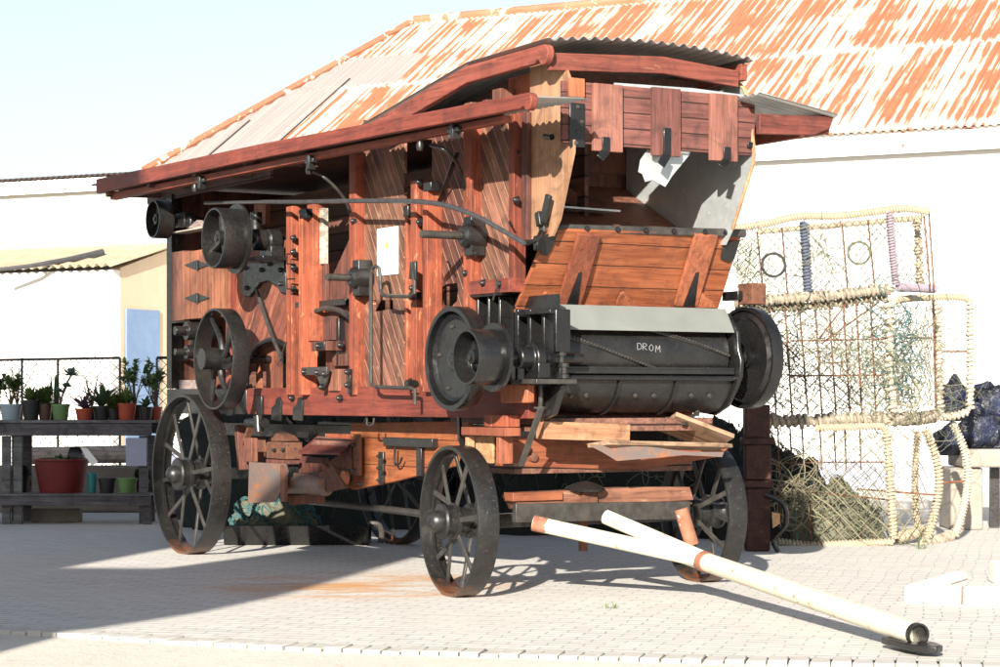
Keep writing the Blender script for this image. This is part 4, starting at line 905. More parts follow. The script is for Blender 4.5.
# front axle assembly
MB().bar((-0.02, 0.16, 0.492), (-0.10, 1.82, 0.492), 0.09, 0.09).build('front_axle', 'iron', tm, bevel=0.006)
MB().prism([F(x, y, 0.16) for x, y in ((512, 496), (520, 493), (586, 490), (640, 487), (690, 487), (694, 500), (520, 510))], (-0.14, 0, 0)).build('axle_bolster', 'beam_y', tm, bevel=0.004)
MB().bar(F(514, 513, 0.24), F(688, 510, 0.24), 0.05, 0.12).build('drawbar_channel', 'steel', tm, bevel=0.004)
MB().bar(F(514, 507, 0.20), F(688, 503, 0.20), 0.10, 0.012).build('channel_flange', 'rust', tm, bevel=0.002)
p = F(585, 486, 0.14); MB().lathe([(0.13, -0.035), (0.14, -0.02), (0.11, 0.0), (0.06, 0.022), (0.03, 0.03), (0, 0.035)], p, (0, 0, 1), 28).build('turntable_cap', 'iron_worn', tm)
MB().box(p + Vector((-0.03, -0.05, -0.12)), p + Vector((0.05, 0.07, -0.036))).build('king_pin_block', 'rust', tm, bevel=0.004)
MB().box(F(513, 493, 0.18), F(563, 488, 0.18) + Vector((-0.12, 0, -0.08))).build('bolster_plank', 'orange_y', tm, bevel=0.004)
MB().tube([F(583, 520, 0.15), F(583, 551, 0.15)], 0.03, 10).build('king_pin', 'rust', tm)
MB().bar((-4.6, 0.2, 0.665), (-4.85, 1.85, 0.665), 0.09, 0.09).build('rear_axle', 'iron', tm, bevel=0.006)
for y_ in (0.48, 1.5): MB().box((-4.75, y_, 0.71), (-4.5, y_ + 0.1, 0.975)).build('axle_block', 'brown_v', tm, bevel=0.004)
for y_ in (0.48, 1.5): MB().box((-0.2, y_, 0.905), (0.05, y_ + 0.1, 0.975)).build('axle_block', 'brown_v', tm, bevel=0.004)
# reach rod
MB().tube([S(300, 500, 0.6), S(400, 511, 0.6), S(440, 516, 0.6)], 0.028, 10).build('reach_rod', 'steel', tm)
# drawbar: two arms and a long pipe
dj = F(700, 563, 0.62); tipg = G(916, 634, 0.115)
def tm_(P): dx, dy = P.x - OM.x, P.y - OM.y; return Vector((dx*sA - dy*cA, dx*cA + dy*sA, P.z - 0.016))
tip = tm_(tipg); jn = S(688, 556, tip.y); 
jn = F(700, 560, 0.95)
la = F(533, 523, 0.30); rb_ = F(606, 517, 0.32)
db = MB().tube([jn + (jn - tip).normalized() * 0.35, jn, tip], 0.060, 20).build('drawbar', 'pipe_white', tm)
MB().tube([la, jn + Vector((0.05, 0, 0))], 0.049, 16).build('drawbar_arm', 'pipe_white', db); MB().tube([rb_, jn + Vector((0.1, 0.0, 0))], 0.049, 16).build('drawbar_arm', 'pipe_white', db)
MB().lathe([(0.052, 0), (0.052, 0.09)], la, (jn - la), 16).build('rust_sleeve', 'pipe_rust', db)
d_ = (tip - jn).normalized(); 
MB().lathe([(0.0, 0.02), (0.062, 0.02), (0.068, 0.04), (0.068, 0.13), (0.062, 0.15), (0, 0.15)], jn, d_, 20).build('rust_sleeve', 'pipe_rust', db)
e1_ = Vector((d_.x, d_.y, 0)).normalized(); e2_ = Vector((-e1_.y, e1_.x, 0))
base = Vector((tip.x, tip.y, tip.z - 0.074))
MB().prism([base - e1_*0.24 - e2_*0.075, base - e1_*0.24 + e2_*0.075, base + e1_*0.06 + e2_*0.085, base + e1_*0.17 + e2_*0.06, base + e1_*0.22 + e2_*0.0, base + e1_*0.17 - e2_*0.06, base + e1_*0.06 - e2_*0.085], (0, 0, 0.035)).build('tow_plate', 'iron_worn', db, bevel=0.006)
MB().lathe([(0.060, 0.0), (0.060, 0.03), (0.050, 0.03), (0.047, -0.05), (0, -0.05)], tip, d_, 20).build('pipe_mouth', 'iron_worn', db)
MB().tube([F(681, 509, 0.42), F(692, 545, 0.46)], 0.048, 14).build('drawbar_post', 'pipe_rust', tm)
# ---- shaker shoe and clutter under the body
spoly([(350, 423), (470, 421), (460, 440), (454, 466), (392, 482), (352, 490), (347, 486), (352, 480), (352, 460)], 0.42, 0.04, 'orange_l', 'shaker_shoe', bevel=0.004)
spost(350, 357, 437, 475, 0.36, 0.41, mat='orange_c', name='shoe_batten'); spost(378, 383, 452, 484, 0.40, 0.42, mat='iron_worn', name='iron_strap'); spost(416, 421, 446, 476, 0.39, 0.42, mat='iron', name='iron_strap')
spost(383, 432, 438, 447, 0.37, 0.42, mat='iron_worn', name='slot_bar')
spoly([(304, 452), (318, 436), (352, 440), (343, 452)], 0.30, 0.008, 'brown', 'tilted_lid')
ta, tb, tc_, td = S(298, 452, 0.20), S(340, 453, 0.20), S(353, 439, 0.42), S(317, 436, 0.42)
MB().prism([ta, tb, tc_, td], (0, 0, -0.015)).build('tilted_lid', 'red_shaded_w', tm)
spost(325, 352, 434, 440, 0.42, 0.46, mat='red_v', name='shoe_head'); spost(353, 358, 434, 476, 0.33, 0.36, mat='rust', name='iron_strap')
spoly([(350, 446), (352, 468), (330, 472), (328, 462), (338, 455)], 0.34, 0.01, 'rust', 'rust_plate')
spoly([(297, 456), (322, 458), (320, 472), (299, 473)], 0.34, 0.06, 'brown_v', 'wood_block')
spoly([(249, 462), (285, 464), (288, 472), (276, 502), (248, 503)], 0.14, 0.01, 'rustsheet', 'sheet_chute')
spost(280, 288, 465, 502, 0.13, 0.16, mat='brown_v', name='chute_batten')
MB().tube([S(289, 483, 0.28), S(306, 484, 0.28), S(326, 487, 0.28)], [0.085, 0.08, 0.07], 18).build('sheet_spout', 'rustsheet', tm)
spoly([(317, 474), (333, 466), (340, 478), (346, 488), (326, 492)], 0.27, 0.03, 'rust', 'spout_flange')
MB().lathe([(0.055, 0), (0.055, 0.03)], S(343, 478, 0.28), (0, 1, 0), 16).build('round_lug', 'orange_c', tm)
spost(266, 290, 442, 459, 0.22, 0.36, mat='rust', name='iron_box', bevel=0.006); spoly([(268, 441), (288, 441), (284, 436), (277, 433), (272, 436)], 0.24, 0.1, 'rust', 'wood_block')
spost(244, 257, 438, 462, 0.2, 0.26, mat='brown_v', name='wood_block'); spost(257, 266, 440, 452, 0.24, 0.3, mat='rust', name='iron_plate')
spost(266, 294, 460, 464, 0.20, 0.3, mat='brown_v', name='ledge'); spoly([(285, 496), (318, 494), (318, 503), (290, 505)], 0.3, 0.06, 'door_wood', 'wood_block')
MB().tube([S(248, 423, 0.1), S(265, 423, 0.1)], 0.04, 10).tube([S(258, 416, 0.08), S(259, 432, 0.08)], 0.04, 10).build('oil_pump', 'iron', tm)
MB().bar(S(240, 425, 0.22), S(243, 470, 0.22), 0.06, 0.08, (0, 1, 0)).build('leg_strut', 'brown_v', tm, bevel=0.004)
MB().bar(S(252, 424, 0.24), S(244, 446, 0.24), 0.03, 0.05, (0, 1, 0)).build('leg_strut', 'rust', tm)
MB().bar(S(288, 418, 0.5), S(308, 440, 0.5), 0.03, 0.03).build('iron_strap', 'iron', tm)
for (x, y) in ((275, 450), (284, 450), (361, 484), (380, 456), (380, 468), (380, 480), (355, 445), (355, 470), (283, 474), (283, 492)): bolt(x, y, 0.33 if x > 300 else 0.215, 0.014)
srod([(367, 418, .2), (367, 424, .2), (369, 425.5, .2), (373, 424, .2), (374, 418, .2)], 0.008, 'steel', 'hook')
srod([(395, 447, .36), (395, 463, .36), (399, 464, .36), (402, 458, .36)], 0.008, 'iron', 'hook')
MB().bar(S(459, 414, .2), S(460, 440, .2), 0.03, 0.02, (0, 1, 0)).bar(S(460, 438, .2), S(464, 449, .22), 0.03, 0.02, (0, 1, 0)).build('hanger', 'iron', tm)

# ================================================================== THINGS ROUND THE MACHINE
M['rope'] = paint('jute_rope', (0.30, 0.24, 0.165), (0.42, 0.35, 0.25), 30, 0.9, bump=0.4)
M['rope_white'] = paint('white_rag_binding', (0.50, 0.44, 0.36), (0.36, 0.30, 0.22), 30, 0.9, bump=0.4)
M['rope_blue'] = paint('slate_blue_binding', (0.06, 0.075, 0.11), (0.10, 0.11, 0.14), 30, 0.8)
M['rope_lilac'] = paint('lilac_binding', (0.26, 0.22, 0.25), (0.20, 0.16, 0.19), 30, 0.8)
M['rope_old'] = paint('tarred_binding', (0.16, 0.13, 0.10), (0.38, 0.33, 0.25), 22, 0.9, bump=0.4)
M['net_cream'] = paint('cream_net_twine', (0.20, 0.175, 0.11), (0.13, 0.12, 0.08), 20, 0.9, bump=0)
M['net_green'] = paint('grey_green_net_twine', (0.10, 0.11, 0.07), (0.17, 0.165, 0.105), 10, 0.9, bump=0)
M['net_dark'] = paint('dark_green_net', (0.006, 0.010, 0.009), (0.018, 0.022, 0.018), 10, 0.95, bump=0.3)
M['net_grey'] = paint('grey_green_net_mass', (0.07, 0.07, 0.05), (0.14, 0.13, 0.09), 16, 0.95, bump=0.4)
M['rust_shaded'] = paint('shaded_rusted_iron', (0.022, 0.010, 0.008), (0.06, 0.022, 0.014), 9, 0.8, chip=(0.10, 0.04, 0.025), chip_lo=0.62)  # darker copy of the rust, the stand's shade is put into its colour
M['net_teal'] = paint('teal_net', (0.025, 0.075, 0.078), (0.055, 0.13, 0.13), 10, 0.9, bump=0)
M['net_black'] = paint('black_net_twine', (0.03, 0.03, 0.03), (0.06, 0.06, 0.05), 10, 0.9, bump=0)
M['rod_rust'] = paint('rusty_rod', (0.07, 0.035, 0.025), (0.20, 0.08, 0.04), 20, 0.85)
def wrapped(pts, r, pitch, mat, name, parent, lumpy=0.0):
    """a bar bound with rope: core and helical turns"""
    p = spline(pts, 5); b = MB(); b.tube(p, r * 0.8, 7)
    Ls = [0.0]
    for i in range(1, len(p)): Ls.append(Ls[-1] + (p[i] - p[i-1]).length)
    tot = Ls[-1]; nt_ = max(int(tot / pitch), 2); h = []; seg = 9; j = 0
    d0 = (p[-1] - p[0]).normalized(); ref = Vector((0, 0, 1)) if abs(d0.z) < 0.8 else Vector((1, 0, 0))
    for k in range(nt_ * seg + 1):
        s__ = k / (nt_ * seg) * tot
        while j < len(Ls) - 2 and Ls[j+1] < s__: j += 1
        t_ = (s__ - Ls[j]) / max(Ls[j+1] - Ls[j], 1e-6); c_ = p[j].lerp(p[j+1], min(t_, 1)); d = (p[j+1] - p[j]).normalized()
        u = d.cross(ref).normalized(); w_ = d.cross(u); a_ = 2 * math.pi * k / seg
        rr_ = r * (1 + lumpy * math.sin(s__ * 37.0) * math.sin(s__ * 11.0 + 1))
        h.append(c_ + (u * math.cos(a_) + w_ * math.sin(a_)) * rr_)
    b.tube(h, pitch * 0.40, 5)
    return b.build(name, mat, parent)
def netting(c00, c10, c11, c01, cell, rad, mat, name, parent, seed=0, sag=0.05, keep=1.0, bias=1.0):
    rn = random.Random(seed)
    c00, c10, c11, c01 = map(Vector, (c00, c10, c11, c01))
    nx = max(int((c10 - c00).length / cell), 2); ny = max(int((c01 - c00).length / cell), 2)
    nn = (c10 - c00).cross(c01 - c00).normalized(); ph = rn.uniform(0, 6)
    g_ = {}
    for i in range(nx + 1):
        for j in range(ny + 1):
            u, w_ = i / nx, j / ny
            uu = u + 0.25/nx * math.sin(w_*7 + ph) ; ww = w_ + 0.25/ny * math.sin(u*6 + ph)
            p = c00.lerp(c10, uu).lerp(c01.lerp(c11, uu), ww)
            p += nn * sag * math.sin(u * 3.1) * math.sin(w_ * 3.1) * (1 + 0.5*math.sin(u*9 + ph)) + Vector((rn.uniform(-1, 1), rn.uniform(-1, 1), rn.uniform(-1, 1))) * cell * 0.07
            g_[i, j] = p
    b = MB()
    for i in range(nx):
        for j in range(ny):
            if rn.random() > keep: continue
            if (i + j) % 2 == 0: a_, c_ = g_[i, j], g_[i+1, j+1]
            else: a_, c_ = g_[i+1, j], g_[i, j+1]
            b.tube([a_, c_], rad, 3, caps=False)
    return b.build(name, mat, parent)
def tangle(center, size, n, rad, mat, name, parent, seed=1, step=0.045, k=26):
    rn = random.Random(seed); b = MB(); center = Vector(center)
    for _ in range(n):
        p = center + Vector((rn.gauss(0, .45)*size[0], rn.gauss(0, .45)*size[1], rn.gauss(0, .45)*size[2])); d = Vector((rn.uniform(-1, 1), rn.uniform(-1, 1), rn.uniform(-1, 1))).normalized(); pts = []
        for i in range(k):
            pts.append(p.copy()); d = (d + Vector((rn.uniform(-1, 1), rn.uniform(-1, 1), rn.uniform(-1, 1))) * 0.30).normalized(); q = center - p
            d = (d + Vector((q.x/size[0]**1.0*0.10, q.y/size[1]*0.10, q.z/size[2]*0.10))).normalized(); p = p + d * step
            if p.z < 0.03: p.z = 0.03
        b.tube(pts, rad, 3, caps=False)
    return b.build(name, mat, parent)
def rods(lst, r, D, parent, mat='rod_rust'):
    for (x0, y0, x1, y1) in lst: MB().tube([W(x0, y0, D), W(x1, y1, D + 0.01)], r, 6).build('rod', mat, parent)
def ring(px, py, rp, D, r, mat, parent):
    c_ = W(px, py, D); rr_ = rp * D / FPX
    MB().tube([c_ + Vector((math.cos(a_)*rr_, 0, math.sin(a_)*rr_)) for a_ in [2*math.pi*i/28 for i in range(29)]], r, 6, caps=False).build('ring', mat, parent)
DT = 19.0
# --- topmost trap
tA = empty('fishing_trap', W(838, 292, DT + 0.3)); inv = lambda o: o
def rebase(root):
    """keep children where they are in the world while the root sits at the thing's base"""
    for ch in root.children: ch.location = ch.location - root.location
tag(tA, 'topmost wire fishing trap of the stack, wide, with two rings and lilac and blue bars', 'fishing trap', 'fishing traps stacked beside the threshing machine')
wrapped([W(730, 229, DT), W(765, 224, DT), (W(799, 216.5, DT)), W(840, 216, DT), W(880, 211, DT), W(905, 208.5, DT), W(929, 212, DT)], 0.030, 0.024, 'rope', 'frame_bar', tA)
wrapped([W(757, 232, DT+.5), W(799, 228.5, DT+.5), W(850, 224, DT+.5), W(922, 218, DT+.5)], 0.022, 0.022, 'rope', 'frame_bar', tA)
wrapped([W(804, 222, DT), W(806, 255, DT), W(808, 291, DT)], 0.036, 0.028, 'rope_blue', 'frame_bar', tA)
wrapped([W(889.6, 212, DT), W(892, 245, DT), W(896, 285, DT)], 0.030, 0.024, 'rope_lilac', 'frame_bar', tA)
wrapped([W(917, 218, DT+.5), W(920, 284, DT+.5)], 0.026, 0.03, 'rope', 'frame_bar', tA, 0.4)
wrapped([W(898, 287, DT), W(935, 289, DT+.4)], 0.032, 0.024, 'rope_lilac', 'frame_bar', tA)
wrapped([W(735, 302, DT), W(772, 300, DT), W(830, 296, DT), W(880, 290, DT), W(892, 292, DT)], 0.040, 0.045, 'rope_old', 'frame_bar', tA, 0.3)
rods([(757, 232, 764, 299), (782, 228, 788, 299), (842, 224, 848, 294), (868, 220, 875, 290), (929, 212, 934, 288), (924, 216, 930, 286)], 0.008, DT + 0.05, tA)
ring(773.5, 265, 11.5, DT + 0.02, 0.014, 'net_black', tA); ring(859, 253, 11, DT + 0.02, 0.012, 'net_green', tA)
netting(W(734, 300, DT), W(893, 290, DT), W(892, 214, DT), W(734, 232, DT), 0.036, 0.0030, 'net_black', 'netting', tA, 1)
netting(W(745, 298, DT+.5), W(930, 286, DT+.5), W(922, 220, DT+.5), W(757, 234, DT+.5), 0.042, 0.0032, 'net_green', 'netting', tA, 2)
netting(W(893, 286, DT), W(934, 287, DT+.5), W(929, 213, DT+.5), W(892, 213, DT), 0.05, 0.0028, 'net_black', 'netting', tA, 3)
netting(W(736, 288, DT-.05), W(757, 287, DT-.05), W(759, 238, DT-.05), W(738, 240, DT-.05), 0.022, 0.0045, 'net_green', 'netting', tA, 4)
tangle(W(822, 256, DT), (0.07, 0.08, 0.40), 26, 0.004, 'net_green', 'net_bundle', tA, 5, 0.04, 12)
tangle(W(748, 262, DT), (0.08, 0.08, 0.26), 22, 0.004, 'net_green', 'net_bundle', tA, 6, 0.04, 10)
rebase(tA)
# --- middle trap
tB = empty('fishing_trap', W(830, 424, DT + 0.3)); tag(tB, 'middle fishing trap of the stack, full of tangled green and teal net', 'fishing trap', 'fishing traps stacked beside the threshing machine')
wrapped([W(736, 306, DT+.1), W(790, 307, DT+.1), W(840, 303, DT+.1), W(886, 296, DT+.1)], 0.034, 0.045, 'rope_old', 'frame_bar', tB, 0.4)
wrapped([W(889, 299, DT), W(890, 340, DT), W(893.5, 412, DT)], 0.032, 0.05, 'rope_white', 'frame_bar', tB, 0.4)
wrapped([W(768, 421, DT), W(810, 421, DT), W(850, 419, DT), W(890, 419, DT)], 0.044, 0.055, 'rope_old', 'frame_bar', tB, 0.4)
wrapped([W(890, 419, DT), W(915, 419, DT+.4), W(936, 416, DT+.8)], 0.040, 0.05, 'rope_old', 'frame_bar', tB, 0.4)
wrapped([W(897, 300, DT), W(915, 298, DT+.5), W(930, 298, DT+.8)], 0.022, 0.03, 'rope', 'frame_bar', tB)
rods([(770, 306, 776, 415), (785, 306, 792, 415), (799, 303, 808, 415), (815, 303, 822, 415), (829, 302, 836, 414), (843, 301, 850, 414), (856, 300, 862, 414), (870, 298, 876, 414), (847, 303, 817, 341), (879, 302, 821, 344), (790, 341, 886, 339), (826, 363, 850, 362), (790, 376, 884, 375), (770, 330, 800, 360)], 0.0085, DT + 0.03, tB)
rods([(933, 300, 936, 412), (905, 338, 932, 338)], 0.010, DT + 0.8, tB)
netting(W(765, 416, DT), W(890, 416, DT), W(888, 300, DT), W(740, 306, DT), 0.046, 0.0042, 'net_green', 'netting', tB, 11)
netting(W(775, 410, DT+.6), W(900, 410, DT+.6), W(895, 304, DT+.6), W(765, 306, DT+.6), 0.055, 0.0032, 'net_black', 'netting', tB, 12)
netting(W(892, 414, DT), W(935, 412, DT+.8), W(932, 302, DT+.8), W(890, 302, DT), 0.06, 0.0035, 'net_green', 'netting', tB, 13)
tangle(W(905, 375, DT+.2), (0.22, 0.25, 0.42), 110, 0.0028, 'net_green', 'net_bundle', tB, 14)
tangle(W(862, 368, DT+.2), (0.26, 0.2, 0.30), 80, 0.0026, 'net_green', 'net_bundle', tB, 19)
tangle(W(896, 345, DT+.05), (0.10, 0.1, 0.34), 36, 0.004, 'net_teal', 'net_bundle', tB, 15)
tangle(W(787, 362, DT+.1), (0.07, 0.1, 0.52), 24, 0.0035, 'net_dark', 'net_bundle', tB, 16)
tangle(W(760, 340, DT+.1), (0.18, 0.1, 0.35), 16, 0.0035, 'net_dark', 'net_bundle', tB, 17)
tangle(W(830, 352, DT+.4), (0.10, 0.1, 0.12), 18, 0.0035, 'net_black', 'net_bundle', tB, 18)
MB().tube(spline([W(890, 352, DT-.1), W(903, 366, DT-.12), W(918, 388, DT-.12), W(917, 405, DT-.1), W(900, 404, DT-.1), W(897, 390, DT-.1)], 5), 0.008, 5).build('loose_cord', 'net_cream', tB)
rebase(tB)
# --- narrow trap standing behind at the right
tC = empty('fishing_trap', W(955, 415, 20.4)); tag(tC, 'narrow tall trap with white bound bars in front of the blue bags', 'fishing trap', 'fishing traps stacked beside the threshing machine')
D2 = 20.3
wrapped([W(923, 298, D2), W(945, 297, D2), W(964, 298, D2), W(971, 303, D2)], 0.026, 0.026, 'rope', 'frame_bar', tC)
wrapped([W(937, 303, D2), W(939, 360, D2), W(940, 416, D2)], 0.030, 0.042, 'rope_white', 'frame_bar', tC, 0.3)
wrapped([W(971, 303, D2), W(970.5, 360, D2), W(970, 408, D2)], 0.028, 0.040, 'rope_white', 'frame_bar', tC, 0.3)
wrapped([W(940, 417, D2), W(955, 416, D2), W(969, 411, D2)], 0.028, 0.04, 'rope_white', 'frame_bar', tC)
rods([(934, 351.5, 970, 351.5), (934, 300, 936, 410)], 0.010, D2 - .02, tC)
netting(W(939, 414, D2), W(970, 410, D2), W(970, 302, D2), W(938, 302, D2), 0.07, 0.003, 'net_black', 'netting', tC, 21)
rebase(tC)
# --- bottom trap
tD = empty('fishing_trap', W(850, 545, DT + 0.3)); tag(tD, 'bottom fishing trap with cream diamond netting and curved hoops, standing on the paving', 'fishing trap', 'fishing traps stacked beside the threshing machine')
wrapped([W(815, 428, DT-.05), W(850, 427, DT-.05), W(880, 426, DT-.05), W(886, 432, DT-.05)], 0.026, 0.026, 'rope', 'frame_bar', tD)
wrapped([W(887, 432, DT-.05), W(890, 480, DT-.05), W(894, 538, DT-.05)], 0.030, 0.032, 'rope', 'frame_bar', tD, 0.2)
wrapped([W(812, 546, DT-.05), W(850, 544, DT-.05), W(893, 542.5, DT-.05)], 0.030, 0.03, 'rope', 'frame_bar', tD)
wrapped([W(772, 541, DT-.03), W(812, 546, DT-.05)], 0.028, 0.03, 'rope_old', 'frame_bar', tD)
wrapped([W(917.5, 432, DT+.3), W(915, 480, DT+.3), W(917, 522, DT+.3), W(921, 531, DT+.3)], 0.026, 0.028, 'rope', 'frame_bar', tD)
wrapped([W(925, 430, DT+.3), W(935, 455, DT+.3), W(939, 482, DT+.3), W(935, 510, DT+.3), W(927, 541, DT+.2)], 0.032, 0.032, 'rope', 'frame_bar', tD)
wrapped([W(953, 424, DT+.9), W(965, 452, DT+.9), W(968, 480, DT+.9), W(963, 510, DT+.8), W(955, 536, DT+.7)], 0.030, 0.030, 'rope_white', 'frame_bar', tD)
wrapped([W(900, 537, DT+.1), W(922, 531, DT+.4)], 0.040, 0.035, 'rope', 'frame_bar', tD); wrapped([W(924, 545, DT+.15), W(940, 540, DT+.4), W(952, 536, DT+.7)], 0.034, 0.05, 'rope_old', 'frame_bar', tD, .3)
rods([(778, 428, 781, 540), (790, 428, 792, 470), (802, 428, 804, 470), (820, 430, 822, 470), (834, 430, 836, 470), (845, 430, 846, 470), (860, 430, 861, 470), (770, 463, 884, 462)], 0.008, DT + .5, tD)
rods([(804, 491, 890, 500), (857, 489, 935, 495), (810, 500, 811, 546)], 0.009, DT + .1, tD); rods([(940, 483, 968, 481)], 0.012, DT + .9, tD)
netting(W(811, 545, DT-.05), W(894, 542, DT-.05), W(887, 431, DT-.05), W(811, 430, DT-.05), 0.075, 0.0050, 'net_cream', 'netting', tD, 31)
netting(W(811, 543, DT+.02), W(892, 541, DT+.02), W(887, 433, DT+.02), W(830, 432, DT+.02), 0.065, 0.0042, 'net_green', 'netting', tD, 36, sag=0.2)
netting(W(772, 541, DT), W(811, 545, DT), W(811, 430, DT), W(770, 428, DT), 0.075, 0.0028, 'net_black', 'netting', tD, 32)
netting(W(894, 542, DT-.05), W(927, 540, DT+.25), W(925, 431, DT+.3), W(887, 431, DT-.05), 0.07, 0.0045, 'net_cream', 'netting', tD, 33)
netting(W(775, 540, DT+.9), W(900, 535, DT+.9), W(896, 434, DT+.9), W(770, 434, DT+.9), 0.07, 0.003, 'net_black', 'netting', tD, 34)
tangle(W(868, 525, DT+.25), (0.30, 0.2, 0.16), 36, 0.0028, 'net_green', 'net_bundle', tD, 35); tangle(W(795, 490, DT), (0.09, 0.06, 0.11), 26, 0.004, 'net_cream', 'net_bundle', tD, 37)
MB().tube([W(794, 495, DT), W(797, 540, DT)], 0.006, 5).build('loose_cord', 'net_teal', tD)
rebase(tD)
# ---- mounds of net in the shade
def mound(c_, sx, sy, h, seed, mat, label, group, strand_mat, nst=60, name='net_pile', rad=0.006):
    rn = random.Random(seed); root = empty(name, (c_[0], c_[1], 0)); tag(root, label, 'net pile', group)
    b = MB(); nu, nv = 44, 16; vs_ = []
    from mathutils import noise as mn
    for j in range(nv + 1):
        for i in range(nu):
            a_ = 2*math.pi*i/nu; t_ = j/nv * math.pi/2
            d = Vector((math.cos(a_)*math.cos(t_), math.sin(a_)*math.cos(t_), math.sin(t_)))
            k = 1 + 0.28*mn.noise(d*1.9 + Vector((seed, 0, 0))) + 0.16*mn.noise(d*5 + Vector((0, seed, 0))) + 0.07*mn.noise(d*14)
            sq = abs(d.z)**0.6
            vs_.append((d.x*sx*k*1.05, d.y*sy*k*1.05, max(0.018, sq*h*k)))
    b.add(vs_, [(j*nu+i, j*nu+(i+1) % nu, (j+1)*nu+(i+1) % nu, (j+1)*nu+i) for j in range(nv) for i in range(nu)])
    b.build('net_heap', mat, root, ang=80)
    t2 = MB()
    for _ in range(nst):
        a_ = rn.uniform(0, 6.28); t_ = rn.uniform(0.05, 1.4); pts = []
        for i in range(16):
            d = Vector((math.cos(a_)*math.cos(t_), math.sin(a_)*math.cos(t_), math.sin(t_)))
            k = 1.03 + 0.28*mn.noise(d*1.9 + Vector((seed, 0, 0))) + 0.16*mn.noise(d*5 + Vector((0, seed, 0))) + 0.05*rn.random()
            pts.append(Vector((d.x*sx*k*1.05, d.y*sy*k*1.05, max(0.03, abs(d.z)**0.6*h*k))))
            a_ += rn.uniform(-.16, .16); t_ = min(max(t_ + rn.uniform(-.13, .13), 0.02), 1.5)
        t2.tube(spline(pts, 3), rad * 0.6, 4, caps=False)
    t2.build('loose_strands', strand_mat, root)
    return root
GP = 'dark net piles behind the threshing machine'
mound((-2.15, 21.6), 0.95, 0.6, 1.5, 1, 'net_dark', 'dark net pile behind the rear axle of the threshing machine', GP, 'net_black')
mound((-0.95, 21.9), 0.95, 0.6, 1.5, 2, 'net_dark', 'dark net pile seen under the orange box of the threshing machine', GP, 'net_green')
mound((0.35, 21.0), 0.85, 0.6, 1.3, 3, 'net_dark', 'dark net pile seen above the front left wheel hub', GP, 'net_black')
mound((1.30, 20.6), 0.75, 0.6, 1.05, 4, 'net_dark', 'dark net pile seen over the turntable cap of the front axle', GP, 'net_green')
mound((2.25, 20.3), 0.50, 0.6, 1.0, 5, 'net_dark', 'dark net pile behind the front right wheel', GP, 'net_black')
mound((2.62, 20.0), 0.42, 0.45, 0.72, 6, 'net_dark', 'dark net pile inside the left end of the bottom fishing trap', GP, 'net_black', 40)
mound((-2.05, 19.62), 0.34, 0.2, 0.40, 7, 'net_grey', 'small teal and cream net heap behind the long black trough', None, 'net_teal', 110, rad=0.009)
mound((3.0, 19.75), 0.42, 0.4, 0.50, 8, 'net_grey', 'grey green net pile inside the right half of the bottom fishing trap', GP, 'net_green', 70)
# trough
tr = MB(); a_, c_ = G(226, 546), G(364, 545)
tr.prism([(a_.x, 19.0, 0.02), (a_.x, 19.35, 0.02), (a_.x, 19.42, 0.17), (a_.x, 19.39, 0.17), (a_.x, 19.32, 0.05), (a_.x, 19.03, 0.05), (a_.x, 18.96, 0.19), (a_.x, 18.93, 0.19)], (1.28, 0, 0))
tro = empty('iron_trough', (a_.x, 19.2, 0.016)); tag(tro, 'long black iron trough lying on the paving under the threshing machine', 'trough')
o_ = tr.build('trough_body', 'iron', tro); o_.location = (-a_.x, -19.2, -0.016)
o_ = MB().tube(spline([(a_.x + 1.28, 19.1, 0.2), (a_.x + 1.36, 19.1, 0.19), (a_.x + 1.39, 19.1, 0.12), (a_.x + 1.38, 19.1, 0.03)], 5), 0.028, 8).build('bent_pipe', 'steel', tro); o_.location = (-a_.x, -19.2, -0.016)
# rusty stand behind the right wheel
rs = empty('rusty_pump_stand', W(757, 553, 18.3)); tag(rs, 'shade-darkened rusty iron stand between the front right wheel and the fishing traps', 'pump stand')
X0 = W(757, 500, 18.3).x
for (x0, x1, z0, z1, n_) in ((-0.10, 0.10, 0.02, 0.55, 'column'), (-0.13, 0.13, 0.555, 0.62, 'collar'), (-0.11, 0.11, 0.625, 0.92, 'column'), (-0.14, 0.14, 0.925, 0.98, 'collar'), (-0.11, 0.10, 0.985, 1.26, 'column')):
    o_ = MB().box((X0 + x0, 18.2, z0), (X0 + x1, 18.4, z1)).build(n_, 'rust_shaded', rs, bevel=0.012)
MB().tube(spline([(X0 + .05, 18.15, .5), (X0 + .2, 18.12, .42), (X0 + .22, 18.12, .25), (X0 + .12, 18.12, .12), (X0 + .16, 18.12, .02)], 5), 0.022, 8).build('bent_pipe', 'iron', rs)
MB().prism([(X0 + .10, 18.1, .36), (X0 + .17, 18.1, .34), (X0 + .17, 18.1, .26), (X0 + .11, 18.1, .22)], (0, .02, 0)).build('handle_plate', 'pale_wood', rs)
rebase(rs)
